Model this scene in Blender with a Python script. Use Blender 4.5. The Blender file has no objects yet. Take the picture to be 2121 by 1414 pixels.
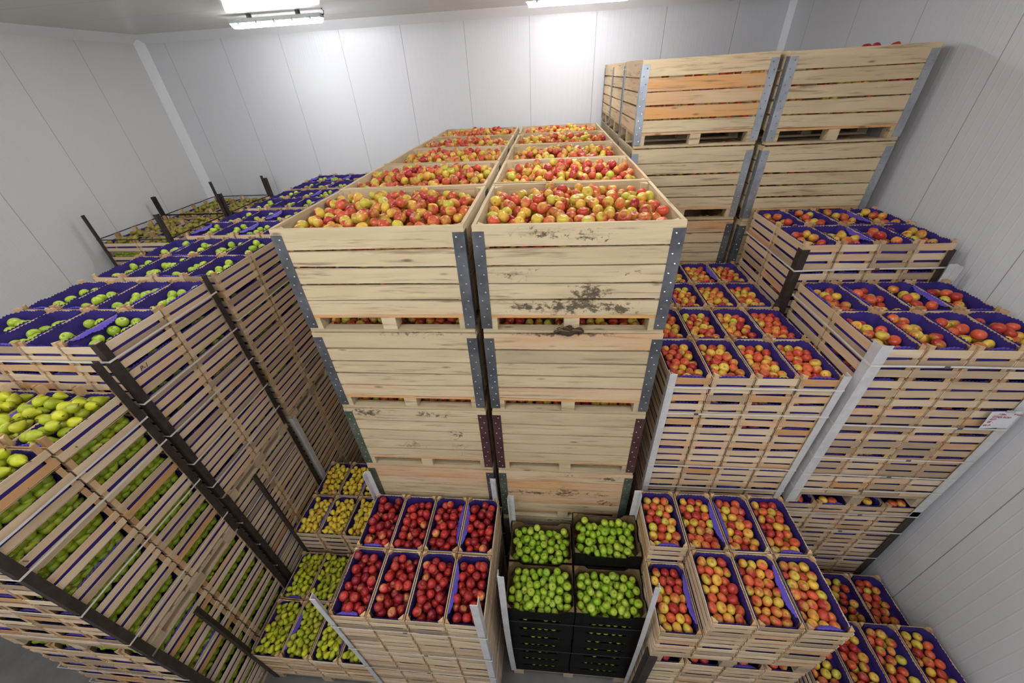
import bpy, math, random
import numpy as np
from mathutils import Matrix, Vector, Quaternion, Euler

random.seed(11)
rng = np.random.default_rng(11)
ZT = 4.476                      # height of the rims of the middle bins
C = bpy.context.scene.collection
R = random.random
U = random.uniform

# ------------------------------------------------------------------ camera
F_PX = 790.17
PITCH, YAW, ROLL = 0.609508, 0.114658, -0.058225
CAM = np.array([0.466345, -2.137112, 0.684807 + ZT])


def cam_axes():
    cy, sy = math.cos(YAW), math.sin(YAW)
    rz = np.array([[cy, -sy, 0], [sy, cy, 0], [0, 0, 1.0]])
    fwd = np.array([0, math.cos(PITCH), -math.sin(PITCH)])
    up = np.array([0, math.sin(PITCH), math.cos(PITCH)])
    rt = np.array([1.0, 0, 0])
    cr, sr = math.cos(ROLL), math.sin(ROLL)
    return rz @ (cr * rt + sr * up), rz @ (-sr * rt + cr * up), rz @ fwd


AX, AY, AZ = cam_axes()
cam_data = bpy.data.cameras.new('camera')
cam_data.sensor_width = 36.0
cam_data.sensor_fit = 'HORIZONTAL'
cam_data.lens = F_PX * 36.0 / 2121.0
cam_data.clip_start = 0.05
cam = bpy.data.objects.new('camera', cam_data)
C.objects.link(cam)
m = Matrix.Identity(4)
for i in range(3):
    m[i][0], m[i][1], m[i][2], m[i][3] = AX[i], AY[i], -AZ[i], CAM[i]
cam.matrix_world = m
bpy.context.scene.camera = cam


def project(p):
    v = np.asarray(p) - CAM
    zc = v @ AZ
    zs = np.where(np.abs(zc) < 1e-6, 1e-6, zc)
    return 1060.5 + F_PX * (v @ AX) / zs, 707 - F_PX * (v @ AY) / zs, zc


# ------------------------------------------------------------------ materials
def new_mat(name):
    mt = bpy.data.materials.new(name)
    mt.use_nodes = True
    nt = mt.node_tree
    return mt, nt, nt.nodes['Principled BSDF']


class NB:
    """short hand for wiring nodes"""
    def __init__(s, nt): s.nt = nt
    def n(s, t, **k):
        x = s.nt.nodes.new(t)
        for a, b in k.items(): setattr(x, a, b)
        return x
    def put(s, sock, v):
        if hasattr(v, 'is_linked'): s.nt.links.new(v, sock)
        else: sock.default_value = v
    def math(s, op, a, b=0.0, c=None, clamp=False):
        x = s.n('ShaderNodeMath', operation=op, use_clamp=clamp)
        s.put(x.inputs[0], a); s.put(x.inputs[1], b)
        if c is not None: s.put(x.inputs[2], c)
        return x.outputs[0]
    def vmath(s, op, a, b):
        x = s.n('ShaderNodeVectorMath', operation=op)
        s.put(x.inputs[0], a); s.put(x.inputs[1], b)
        return x.outputs[0]
    def attr(s, name): return s.n('ShaderNodeAttribute', attribute_name=name)
    def sep(s, v):
        x = s.n('ShaderNodeSeparateXYZ'); s.put(x.inputs[0], v); return x.outputs
    def comb(s, a, b, c):
        x = s.n('ShaderNodeCombineXYZ')
        for i, v in enumerate((a, b, c)): s.put(x.inputs[i], v)
        return x.outputs[0]
    def noise(s, v, scale, detail=2.0, rough=0.5, dist=0.0):
        x = s.n('ShaderNodeTexNoise')
        s.put(x.inputs['Vector'], v); x.inputs['Scale'].default_value = scale
        x.inputs['Detail'].default_value = detail; x.inputs['Roughness'].default_value = rough
        x.inputs['Distortion'].default_value = dist
        return x.outputs['Fac']
    def mix(s, f, a, b, mode='MIX'):
        x = s.n('ShaderNodeMix', data_type='RGBA', blend_type=mode, clamp_factor=True)
        s.put(x.inputs[0], f)
        s.put(x.inputs[6], a if hasattr(a, 'is_linked') else (*a, 1.0))
        s.put(x.inputs[7], b if hasattr(b, 'is_linked') else (*b, 1.0))
        return x.outputs[2]
    def ramp(s, f, stops):
        x = s.n('ShaderNodeValToRGB'); e = x.color_ramp.elements
        while len(e) < len(stops): e.new(0.5)
        for el, (p, c) in zip(e, stops): el.position = p; el.color = (*c, 1.0)
        s.put(x.inputs[0], f); return x.outputs[0]
    def smooth(s, v, lo, hi):
        x = s.n('ShaderNodeMapRange', interpolation_type='SMOOTHSTEP')
        s.put(x.inputs[0], v); x.inputs[1].default_value = lo; x.inputs[2].default_value = hi
        return x.outputs[0]
    def bump(s, h, strength, dist=0.01):
        x = s.n('ShaderNodeBump'); s.put(x.inputs['Height'], h)
        x.inputs['Strength'].default_value = strength; x.inputs['Distance'].default_value = dist
        return x.outputs[0]


def wood_mat(name, stops, grain=0.35, rough=0.7, knots=True):
    mt, nt, bs = new_mat(name)
    b = NB(nt)
    g = b.attr('gco').outputs['Vector']
    tone = b.attr('tone').outputs['Fac']
    rnd = b.n('ShaderNodeObjectInfo').outputs['Random']
    off = b.comb(b.math('MULTIPLY', rnd, 37.0), b.math('MULTIPLY', tone, 53.0), b.math('MULTIPLY', rnd, 11.0))
    p = b.vmath('ADD', g, off)
    ps = b.vmath('MULTIPLY', p, (2.2, 38.0, 38.0))
    fine = b.noise(ps, 1.0, 3.0 if knots else 2.0, 0.65, 0.4)
    broad = b.noise(b.vmath('MULTIPLY', p, (1.3, 9.0, 9.0)), 1.0, 2.0 if knots else 1.0, 0.55, 0.8)
    t = b.math('ADD', tone, b.math('MULTIPLY', b.math('SUBTRACT', broad, 0.5), 0.62 if knots else 0.35))
    t = b.math('ADD', t, b.math('MULTIPLY', b.math('SUBTRACT', rnd, 0.5), 0.12), clamp=True)
    col = b.ramp(t, stops)
    dk = b.math('MULTIPLY', b.smooth(fine, 0.50, 0.80), grain)
    col = b.mix(dk, col, (0.20, 0.125, 0.065))
    if knots:
        v = b.n('ShaderNodeTexVoronoi', feature='F1')
        b.put(v.inputs['Vector'], b.vmath('MULTIPLY', p, (2.6, 9.0, 9.0)))
        v.inputs['Scale'].default_value = 1.0
        kn = b.math('SUBTRACT', 1.0, b.smooth(v.outputs['Distance'], 0.03, 0.13))
        col = b.mix(b.math('MULTIPLY', kn, 0.7), col, (0.10, 0.055, 0.03))
    if not knots:
        b.put(bs.inputs['Base Color'], col)
        bs.inputs['Roughness'].default_value = rough
        bs.inputs['Specular IOR Level'].default_value = 0.3
        return mt
    dirt = b.attr('dirt').outputs['Fac']
    dn = b.noise(b.vmath('MULTIPLY', g, (22.0, 30.0, 30.0)), 1.0, 5.0, 0.75, 0.3)
    dm = b.smooth(b.math('ADD', dn, b.math('MULTIPLY', dirt, 0.26)), 0.60, 0.74)
    dm = b.math('MULTIPLY', dm, b.math('MINIMUM', b.math('MULTIPLY', dirt, 3.0), 0.85))
    col = b.mix(dm, col, (0.045, 0.03, 0.02))
    b.put(bs.inputs['Base Color'], col)
    bs.inputs['Roughness'].default_value = rough
    bs.inputs['Specular IOR Level'].default_value = 0.3
    b.put(bs.inputs['Normal'], b.bump(fine, 0.25, 0.003))
    return mt


BINW = wood_mat('bin_timber', [(0.0, (0.36, 0.30, 0.20)), (0.3, (0.54, 0.42, 0.25)), (0.6, (0.68, 0.54, 0.335)),
                               (0.82, (0.62, 0.41, 0.24)), (1.0, (0.68, 0.35, 0.13))], grain=0.85)
CRATEW = wood_mat('crate_veneer', [(0.0, (0.40, 0.29, 0.19)), (0.3, (0.62, 0.46, 0.29)), (0.65, (0.76, 0.60, 0.41)),
                                   (0.88, (0.68, 0.45, 0.27)), (1.0, (0.58, 0.32, 0.14))], grain=0.25, knots=False)
POSTW = wood_mat('crate_post_wood', [(0.0, (0.42, 0.24, 0.11)), (0.5, (0.56, 0.35, 0.18)), (1.0, (0.66, 0.46, 0.26))], knots=False)
PALW = wood_mat('pallet_wood', [(0.0, (0.36, 0.28, 0.18)), (0.5, (0.52, 0.40, 0.26)), (1.0, (0.64, 0.49, 0.32))])


def fruit_mat(name, base_a, base_b, red_a, red_b, spread=1.0, rough=0.32, dots=0.12, cavity=(0.22, 0.17, 0.04)):
    """tone.x: how much blush, tone.y: base_a..base_b, tone.z: red_a..red_b"""
    mt, nt, bs = new_mat(name)
    b = NB(nt)
    lp = b.attr('lp').outputs['Vector']
    oc = b.n('ShaderNodeObjectInfo').outputs['Color']
    tn = b.vmath('ADD', b.attr('tone3').outputs['Vector'], oc)
    tx, ty, tz = b.sep(tn)
    x, y, z = b.sep(lp)
    shift = b.comb(b.math('MULTIPLY', ty, 23.0), b.math('MULTIPLY', tz, 31.0), b.math('MULTIPLY', tx, 17.0))
    ls = b.vmath('ADD', lp, shift)
    n1 = b.noise(ls, 1.1, 3.0, 0.55, 0.3)
    streak = b.noise(b.vmath('MULTIPLY', ls, (7.0, 7.0, 0.9)), 1.0, 3.0, 0.6)
    bl = b.math('ADD', b.math('MULTIPLY', x, 0.42), b.math('MULTIPLY', z, 0.12))
    bl = b.math('ADD', bl, b.math('MULTIPLY', b.math('SUBTRACT', n1, 0.5), 1.3))
    bl = b.math('ADD', bl, b.math('MULTIPLY', b.math('SUBTRACT', streak, 0.5), 0.55))
    bl = b.math('ADD', bl, b.math('MULTIPLY', b.math('SUBTRACT', tx, 0.5), 2.0))
    mask = b.smooth(bl, -0.42 * spread, 0.42 * spread)
    base = b.mix(ty, base_a, base_b)
    red = b.mix(b.math('ADD', tz, b.math('MULTIPLY', b.math('SUBTRACT', streak, 0.5), 0.5), clamp=True), red_a, red_b)
    col = b.mix(mask, base, red)
    if dots:
        v = b.n('ShaderNodeTexVoronoi', feature='F1')
        b.put(v.inputs['Vector'], ls); v.inputs['Scale'].default_value = 9.0
        dm = b.math('SUBTRACT', 1.0, b.smooth(v.outputs['Distance'], 0.06, 0.16))
        col = b.mix(b.math('MULTIPLY', dm, dots), col, (0.75, 0.60, 0.30))
    rr = b.math('SQRT', b.math('ADD', b.math('MULTIPLY', x, x), b.math('MULTIPLY', y, y)))
    near = b.math('SUBTRACT', 1.0, b.smooth(rr, 0.05, 0.30))
    topm = b.math('MULTIPLY', near, b.smooth(z, 0.2, 0.4))
    col = b.mix(b.math('MULTIPLY', topm, 0.65), col, cavity)
    near2 = b.math('SUBTRACT', 1.0, b.smooth(rr, 0.06, 0.15))
    botm = b.math('MULTIPLY', near2, b.math('SUBTRACT', 1.0, b.smooth(z, -0.6, -0.4)))
    col = b.mix(b.math('MULTIPLY', botm, 0.85), col, (0.05, 0.035, 0.02))
    b.put(bs.inputs['Base Color'], col)
    bs.inputs['Roughness'].default_value = rough
    bs.inputs['Specular IOR Level'].default_value = 0.45
    return mt


FMAT = {
    'apple': fruit_mat('bicolour_apple_skin', (0.81, 0.48, 0.065), (0.56, 0.52, 0.06), (0.72, 0.12, 0.045), (0.36, 0.016, 0.022), 1.35, 0.27),
    'red_apple': fruit_mat('red_apple_skin', (0.72, 0.36, 0.09), (0.66, 0.22, 0.07), (0.50, 0.030, 0.022), (0.20, 0.006, 0.014), 0.8, 0.28),
    'green_apple': fruit_mat('green_apple_skin', (0.23, 0.41, 0.010), (0.47, 0.57, 0.055), (0.22, 0.40, 0.015), (0.42, 0.50, 0.05), 1.0, 0.3, 0.2, (0.10, 0.09, 0.02)),
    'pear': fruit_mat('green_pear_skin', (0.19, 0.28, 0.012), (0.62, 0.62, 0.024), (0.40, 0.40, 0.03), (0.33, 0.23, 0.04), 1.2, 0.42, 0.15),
    'yellow_pear': fruit_mat('yellow_pear_skin', (0.88, 0.62, 0.05), (0.70, 0.62, 0.06), (0.70, 0.42, 0.05), (0.58, 0.26, 0.06), 1.2, 0.42, 0.12),
}


def plain(name, col, rough=0.5, metal=0.0, spec=0.4, noise=None, bump=0.0):
    mt, nt, bs = new_mat(name)
    b = NB(nt)
    if noise:
        tc = b.n('ShaderNodeTexCoord').outputs['Object']
        f = b.noise(tc, noise[0], 4.0, 0.6)
        b.put(bs.inputs['Base Color'], b.mix(b.smooth(f, 0.35, 0.7), col, noise[1]))
        if bump: b.put(bs.inputs['Normal'], b.bump(f, bump, 0.004))
    else:
        bs.inputs['Base Color'].default_value = (*col, 1)
    bs.inputs['Roughness'].default_value = rough
    bs.inputs['Metallic'].default_value = metal
    bs.inputs['Specular IOR Level'].default_value = spec
    return mt


STEM = plain('fruit_stem', (0.10, 0.055, 0.025), 0.8)
STEEL = plain('galvanised_steel', (0.115, 0.122, 0.13), 0.40, 0.55, 0.5, (6.0, (0.20, 0.21, 0.225)), 0.1)
RUST = plain('red_primer_steel', (0.085, 0.035, 0.04), 0.45, 0.35, 0.4, (7.0, (0.12, 0.06, 0.06)), 0.1)
BRIGHTST = plain('bright_galvanised_steel', (0.33, 0.36, 0.39), 0.36, 0.7, 0.5, (6.0, (0.46, 0.49, 0.52)), 0.1)
GREENST = plain('green_painted_steel', (0.075, 0.105, 0.065), 0.45, 0.3, 0.4, (7.0, (0.15, 0.17, 0.14)), 0.1)
RIVET = plain('rivet_steel', (0.65, 0.67, 0.70), 0.25, 1.0)
CARTB = plain('black_board', (0.0045, 0.0042, 0.004), 0.6, 0, 0.12, (20.0, (0.008, 0.007, 0.006)))
CARTI = plain('brown_board', (0.20, 0.125, 0.055), 0.85, 0, 0.2, (15.0, (0.16, 0.10, 0.045)))
PBLACK = plain('dark_edge_board', (0.035, 0.026, 0.022), 0.6, 0, 0.3, (9.0, (0.055, 0.042, 0.036)))
PWHITE = plain('white_edge_board', (0.55, 0.54, 0.53), 0.65, 0, 0.3, (9.0, (0.64, 0.63, 0.62)))
STRAPW = plain('white_strap', (0.72, 0.68, 0.62), 0.35)
STRAPB = plain('black_strap', (0.02, 0.02, 0.022), 0.4)
CLIPM = plain('strap_clip', (0.16, 0.15, 0.14), 0.4, 0.6)
PAPER = plain('white_paper', (0.74, 0.74, 0.76), 0.7, 0, 0.2)
INK = plain('red_ink', (0.40, 0.02, 0.05), 0.7)
PENCIL = plain('brown_pencil', (0.13, 0.05, 0.03), 0.8)
MUD = plain('dried_mud', (0.055, 0.038, 0.025), 0.95, 0, 0.1, (40.0, (0.08, 0.055, 0.035)), 0.5)
STRAW = plain('dry_grass', (0.30, 0.22, 0.12), 0.9)


def liner_mat(name, cola, colb):
    mt, nt, bs = new_mat(name)
    b = NB(nt)
    tc = b.n('ShaderNodeTexCoord').outputs['Object']
    rnd = b.n('ShaderNodeObjectInfo').outputs['Random']
    f = b.noise(b.vmath('ADD', tc, b.comb(b.math('MULTIPLY', rnd, 9.0), rnd, rnd)), 7.0, 3.0, 0.5)
    b.put(bs.inputs['Base Color'], b.mix(f, cola, colb))
    bs.inputs['Roughness'].default_value = 0.75
    bs.inputs['Specular IOR Level'].default_value = 0.25
    b.put(bs.inputs['Normal'], b.bump(f, 0.5, 0.02))
    return mt


LINER = liner_mat('blue_liner_paper', (0.036, 0.022, 0.165), (0.058, 0.036, 0.25))
LINERF = liner_mat('violet_liner_fold', (0.10, 0.065, 0.40), (0.13, 0.09, 0.48))


def panel_mat(name, axis, off, col, rough=0.33):
    """coated sandwich panel: a joint every metre, a fine rib every 33 mm"""
    mt, nt, bs = new_mat(name)
    b = NB(nt)
    x, y, z = b.sep(b.n('ShaderNodeNewGeometry').outputs['Position'])
    u = x if axis == 'x' else y
    fr = b.math('FRACT', b.math('ADD', u, off))
    d = b.math('ABSOLUTE', b.math('SUBTRACT', fr, 0.5))
    seam = b.smooth(d, 0.4955, 0.4985)
    rib = b.math('FRACT', b.math('MULTIPLY', b.math('ADD', u, off), 12.0))
    rib = b.math('ABSOLUTE', b.math('SUBTRACT', rib, 0.5))
    ribh = b.smooth(rib, 0.41, 0.49)
    h = b.math('SUBTRACT', b.math('MULTIPLY', ribh, 0.35), b.math('MULTIPLY', seam, 3.0))
    n = b.noise(b.comb(b.math('MULTIPLY', x, 0.5), b.math('MULTIPLY', y, 0.5), b.math('MULTIPLY', z, 0.35)), 2.0, 3.0)
    c = b.mix(b.math('MULTIPLY', n, 0.15), col, tuple(v * 0.85 for v in col))
    c = b.mix(b.math('MULTIPLY', seam, 0.6), c, (0.12, 0.12, 0.12))
    b.put(bs.inputs['Base Color'], c)
    bs.inputs['Roughness'].default_value = rough
    bs.inputs['Specular IOR Level'].default_value = 0.5
    b.put(bs.inputs['Normal'], b.bump(h, 0.6, 0.004))
    return mt


WALLM_X = panel_mat('back_panel_sheet', 'x', 0.85, (0.75, 0.75, 0.77))
WALLM_L = panel_mat('left_panel_sheet', 'y', 0.75, (0.78, 0.775, 0.755), 0.42)
WALLM_R = panel_mat('right_panel_sheet', 'y', 0.20, (0.72, 0.72, 0.735), 0.40)
CEILM = panel_mat('ceiling_sheet', 'y', 0.3, (0.66, 0.65, 0.58), 0.24)
TRIMM = plain('white_cove_strip', (0.84, 0.84, 0.85), 0.35)


def floor_mat():
    mt, nt, bs = new_mat('concrete_floor')
    b = NB(nt)
    tc = b.n('ShaderNodeNewGeometry').outputs['Position']
    f = b.noise(tc, 1.4, 6.0, 0.65)
    b.put(bs.inputs['Base Color'], b.mix(b.smooth(f, 0.3, 0.7), (0.10, 0.095, 0.09), (0.17, 0.16, 0.15)))
    bs.inputs['Roughness'].default_value = 0.55
    b.put(bs.inputs['Normal'], b.bump(b.noise(tc, 40.0, 4.0), 0.15, 0.004))
    return mt


FLOORM = floor_mat()


def glow_mat(name, col, strength):
    mt, nt, bs = new_mat(name)
    bs.inputs['Base Color'].default_value = (0.9, 0.9, 0.9, 1)
    bs.inputs['Emission Color'].default_value = (*col, 1)
    bs.inputs['Emission Strength'].default_value = strength
    return mt


GLOW = glow_mat('lit_diffuser', (0.93, 0.95, 1.0), 34.0)


# ------------------------------------------------------------------ mesh building
class MB:
    def __init__(s):
        s.v, s.f, s.m, s.g, s.t, s.d = [], [], [], [], [], []

    def verts(s, pts, axis=0, tone=0.5, dirt=0.0):
        b = len(s.v)
        o = (U(0, 9), U(0, 9), U(0, 9))
        for p in pts:
            s.v.append(p)
            q = (p[axis], p[(axis + 1) % 3], p[(axis + 2) % 3])
            s.g.append((q[0] + o[0], q[1] + o[1], q[2] + o[2]))
            s.t.append(tone)
            s.d.append(dirt(p) if callable(dirt) else dirt)
        return b

    def face(s, *i, mat=0):
        s.f.append(i); s.m.append(mat)

    def hexa(s, pts, axis=0, tone=None, mat=0, dirt=0.0):
        """8 points: bottom ring of 4, top ring of 4"""
        b = s.verts(pts, axis, R() if tone is None else tone, dirt)
        for q in ((3, 2, 1, 0), (4, 5, 6, 7), (0, 1, 5, 4), (1, 2, 6, 5), (2, 3, 7, 6), (3, 0, 4, 7)):
            s.face(*(b + k for k in q), mat=mat)

    def box(s, x0, x1, y0, y1, z0, z1, axis=0, tone=None, mat=0, dirt=0.0):
        s.hexa([(x0, y0, z0), (x1, y0, z0), (x1, y1, z0), (x0, y1, z0), (x0, y0, z1), (x1, y0, z1), (x1, y1, z1), (x0, y1, z1)], axis, tone, mat, dirt)

    def bar(s, axis, u0, u1, v0, v1, z0, z1, segs=4, bow=0.0, wob=0.0, tone=None, mat=0, dirt=0.0, ends=0.0, zs=0):
        """a slat along x (axis 0) or y (axis 1); it may bow outwards a little and have uneven edges"""
        ph, rows = U(0, 6), []
        k0, k1 = U(-ends, ends), U(-ends, ends)
        for i in range(segs + 1):
            t = i / segs
            u = u0 + (u1 - u0) * t
            bo = bow * math.sin(math.pi * t)
            a = z0 + wob * math.sin(ph + 5 * t) + k0 * (t - .5)
            c = z1 + wob * math.sin(ph * 2 + 4 * t) + k1 * (t - .5)
            ring = [(v0 + bo, a), (v1 + bo, a), (v1 + bo, c), (v0 + bo, c)] + [(v0 + bo, c + (a - c) * j / (zs + 1)) for j in range(1, zs + 1)]
            rows.append([(u, v, z) if axis == 0 else (v, u, z) for v, z in ring])
        b = s.verts([p for r_ in rows for p in r_], axis, R() if tone is None else tone, dirt)
        m_ = 4 + zs
        for i in range(segs):
            for k in range(m_):
                q = (b + i * m_ + k, b + (i + 1) * m_ + k, b + (i + 1) * m_ + (k + 1) % m_, b + i * m_ + (k + 1) % m_)
                s.face(*(q if axis == 0 else q[::-1]), mat=mat)
        e = b + segs * m_
        s.face(*(b + j for j in range(m_ - 1, -1, -1)), mat=mat)
        s.face(*(e + j for j in range(m_)), mat=mat)

    def prism(s, pts, z0, z1, axis=2, tone=None, mat=0):
        n = len(pts)
        b = s.verts([(x, y, z0) for x, y in pts] + [(x, y, z1) for x, y in pts], axis, R() if tone is None else tone)
        s.face(*(b + k for k in range(n - 1, -1, -1)), mat=mat)
        s.face(*(b + n + k for k in range(n)), mat=mat)
        for k in range(n):
            s.face(b + k, b + (k + 1) % n, b + n + (k + 1) % n, b + n + k, mat=mat)

    def dome(s, p, n, r, mat=0):
        n = Vector(n).normalized()
        a = n.orthogonal().normalized(); c = n.cross(a)
        p = Vector(p)
        b = s.verts([tuple(p + (a * math.cos(k * math.pi / 3) + c * math.sin(k * math.pi / 3)) * r) for k in range(6)] + [tuple(p + n * r * 0.6)])
        for k in range(6):
            s.face(b + k, b + (k + 1) % 6, b + 6, mat=mat)

    def tube(s, pts, r, segs=6, mat=0, r2=None):
        rows = []
        n = len(pts)
        for i, p in enumerate(pts):
            p = Vector(p)
            t = (Vector(pts[min(i + 1, n - 1)]) - Vector(pts[max(i - 1, 0)])).normalized()
            a = t.orthogonal().normalized(); c = t.cross(a)
            rad = r + ((r2 if r2 is not None else r) - r) * i / (n - 1)
            rows += [tuple(p + (a * math.cos(2 * math.pi * k / segs) + c * math.sin(2 * math.pi * k / segs)) * rad) for k in range(segs)]
        b = s.verts(rows)
        for i in range(n - 1):
            for k in range(segs):
                s.face(b + i * segs + k, b + i * segs + (k + 1) % segs, b + (i + 1) * segs + (k + 1) % segs, b + (i + 1) * segs + k, mat=mat)
        s.face(*(b + k for k in range(segs - 1, -1, -1)), mat=mat)
        s.face(*(b + (n - 1) * segs + k for k in range(segs)), mat=mat)

    def mesh(s, name, mats, smooth=False):
        me = bpy.data.meshes.new(name)
        me.from_pydata(s.v, [], s.f)
        for x in (mats if isinstance(mats, (list, tuple)) else [mats]): me.materials.append(x)
        me.polygons.foreach_set('material_index', s.m)
        a = me.attributes.new('gco', 'FLOAT_VECTOR', 'POINT'); a.data.foreach_set('vector', [c for q in s.g for c in q])
        a = me.attributes.new('tone', 'FLOAT', 'POINT'); a.data.foreach_set('value', s.t)
        a = me.attributes.new('dirt', 'FLOAT', 'POINT'); a.data.foreach_set('value', s.d)
        if smooth: me.polygons.foreach_set('use_smooth', [True] * len(me.polygons))
        me.update()
        return me

    def arrays(s):
        if not hasattr(s, '_a'):
            s._a = (np.array(s.v, float), s.f, s.m, np.array(s.g), np.array(s.t), np.array(s.d))
        return s._a


def obj(name, me, parent=None):
    o = bpy.data.objects.new(name, me)
    C.objects.link(o)
    if parent: o.parent = parent
    return o


def tag(o, label=None, cat=None, group=None, kind=None):
    if label: o['label'] = label
    if cat: o['category'] = cat
    if group: o['group'] = group
    if kind: o['kind'] = kind
    return o


def thing(name, label, cat, loc=(0, 0, 0), rotz=0.0, group=None):
    o = bpy.data.objects.new(name, None)
    C.objects.link(o)
    o.empty_display_size = 0.1
    o.location = loc
    o.rotation_euler = (0, 0, rotz)
    return tag(o, label, cat, group)


def text_mesh(name, body, size, mat, shear=.3, extrude=.0004, offset=0.0):
    cu = bpy.data.curves.new(name, 'FONT'); cu.body = body; cu.size = size; cu.extrude = extrude; cu.shear = shear; cu.offset = offset
    tmp = bpy.data.objects.new(name, cu); C.objects.link(tmp)
    me = bpy.data.meshes.new_from_object(tmp.evaluated_get(bpy.context.evaluated_depsgraph_get()))
    bpy.data.objects.remove(tmp)
    me.materials.clear(); me.materials.append(mat)
    return me


# ------------------------------------------------------------------ the room
XL, XR, YB, YF, ZC = -6.30, 3.90, 5.32, -6.4, ZT + 1.50


def struct(name, bld, mat):
    return tag(obj(name, bld.mesh(name, mat)), kind='structure')


b = MB(); b.box(XL - .2, XR + .2, YF - .2, YB + .2, -0.2, 0.0); struct('floor', b, FLOORM)
b = MB(); b.box(XL - .2, XR + .2, YF - .2, YB + .2, ZC, ZC + .2); struct('ceiling', b, CEILM)
b = MB(); b.box(XL - .2, XR + .2, YB, YB + .15, 0, ZC); struct('wall_back', b, WALLM_X)
b = MB(); b.box(XL - .2, XR + .2, YF - .15, YF, 0, ZC); struct('wall_front', b, WALLM_X)
b = MB(); b.box(XL - .15, XL, YF, YB, 0, ZC); struct('wall_left', b, WALLM_L)
b = MB(); b.box(XR, XR + .15, YF, YB, 0, ZC); struct('wall_right', b, WALLM_R)


def cove_vert(name, x, y, sx, sy, w=0.11):
    k = MB()
    pts = [(x, y), (x - sx * w, y), (x - sx * w * .62, y - sy * w * .34), (x - sx * w * .34, y - sy * w * .62), (x, y - sy * w)]
    if sx * sy < 0: pts = pts[::-1]
    k.prism(pts, 0.0, ZC); struct(name, k, TRIMM)


def cove_top(name, p0, p1, nrm, w=0.11):
    """cove between ceiling and wall; nrm points into the room"""
    k = MB()
    prof = [(0, 0), (w, 0), (w * .62, -w * .34), (w * .34, -w * .62), (0, -w)]
    a = k.verts([(p0[0] + nrm[0] * u, p0[1] + nrm[1] * u, ZC + v) for u, v in prof] + [(p1[0] + nrm[0] * u, p1[1] + nrm[1] * u, ZC + v) for u, v in prof])
    n = 5
    for i in range(n): k.face(a + i, a + (i + 1) % n, a + n + (i + 1) % n, a + n + i)
    k.face(*(a + i for i in range(n - 1, -1, -1))); k.face(*(a + n + i for i in range(n)))
    struct(name, k, TRIMM)


cove_vert('trim_1', XL, YB, -1, 1); cove_vert('trim_2', XR, YB, 1, 1, .07)
cove_top('trim_3', (XL, YB), (XR, YB), (0, -1)); cove_top('trim_4', (XL, YF), (XL, YB), (1, 0)); cove_top('trim_5', (XR, YF), (XR, YB), (-1, 0))


# ------------------------------------------------------------------ ceiling lamps
def lamp_meshes(L=1.27):
    h = L / 2
    ho = MB()
    prof = [(-.052, 0), (-.058, -.045), (.058, -.045), (.052, 0)]
    a = ho.verts([(-h, y, z) for y, z in prof] + [(h, y, z) for y, z in prof])
    for i in range(4): ho.face(a + i, a + 4 + i, a + 4 + (i + 1) % 4, a + (i + 1) % 4)
    ho.face(a, a + 1, a + 2, a + 3); ho.face(a + 7, a + 6, a + 5, a + 4)
    df = MB()
    prof = [(-.056, 0), (-.050, -.032), (-.026, -.05), (.026, -.05), (.050, -.032), (.056, 0)]
    n = len(prof)
    a = df.verts([(-h + .012 - z * .45, y, -.045 + z) for y, z in prof] + [(h - .012 + z * .45, y, -.045 + z) for y, z in prof])
    for i in range(n): df.face(a + i, a + n + i, a + n + (i + 1) % n, a + (i + 1) % n)
    df.face(*(a + i for i in range(n))); df.face(*(a + n + i for i in range(n - 1, -1, -1)))
    cl = MB(); cl.box(-.012, .012, -.066, -.055, -.062, -.030); cl.box(-.012, .012, .055, .066, -.062, -.030); 
    cl.box(-.012, .012, -.060, .060, -.0305, -.026)
    br = MB(); br.box(-.02, .02, -.028, .028, 0, .045)
    cb = MB(); cb.tube([(h - .01, 0, -.02), (h + .03, 0, -.015), (h + .04, 0, .02), (h + .015, 0, .044)], .006)
    return [ho.mesh('lamp_housing', plain('lamp_housing_grey', (0.55, 0.57, 0.57), 0.5)), df.mesh('lamp_diffuser', GLOW), cl.mesh('lamp_clip', plain('clip_grey', (.35, .36, .36), .4)),
            br.mesh('lamp_bracket', plain('bracket_dark', (.12, .12, .12), .5)), cb.mesh('lamp_cable', plain('cable_black', (.02, .02, .02), .5))]


LM = lamp_meshes()
for (x, y, lab) in [(-3.12, 4.12, 'lit tube lamp on the ceiling over the green apple crates'), (0.80, 4.16, 'lit tube lamp on the ceiling over the apple bins'),
                    (-3.02, 1.3, 'lit tube lamp above the near pear stack, outside the view'), (0.80, 1.3, 'lit tube lamp above the front bins, outside the view'),
                    (-4.2, -1.5, 'added fill tube lamp, out of view, first row, wall side'), (-1.1, -1.5, 'added fill tube lamp, out of view, first row, middle'), (2.0, -1.5, 'added fill tube lamp, out of view, first row, inner side'),  # from here on unseen lamp rows, added to brighten the stack fronts
                    (-4.2, -3.4, 'added fill tube lamp, out of view, second row, wall side'), (-1.1, -3.4, 'added fill tube lamp, out of view, second row, middle'), (2.0, -3.4, 'added fill tube lamp, out of view, second row, inner side'),
                    (-4.2, -5.3, 'added fill tube lamp, out of view, last row, wall side'), (-1.1, -5.3, 'added fill tube lamp, out of view, last row, middle'), (2.0, -5.3, 'added fill tube lamp, out of view, last row, inner side')]:
    t = thing('ceiling_lamp', lab, 'lamp', (x, y, ZC - .045), 0, 'tube lamps under the ceiling')
    obj('housing', LM[0], t); obj('diffuser', LM[1], t); obj('cable', LM[4], t)
    for k in (-.5, -.25, 0, .25, .5): obj('clip', LM[2], t).location = (k, 0, 0)
    for k in (-.36, .32): obj('bracket', LM[3], t).location = (k, 0, 0)

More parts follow.
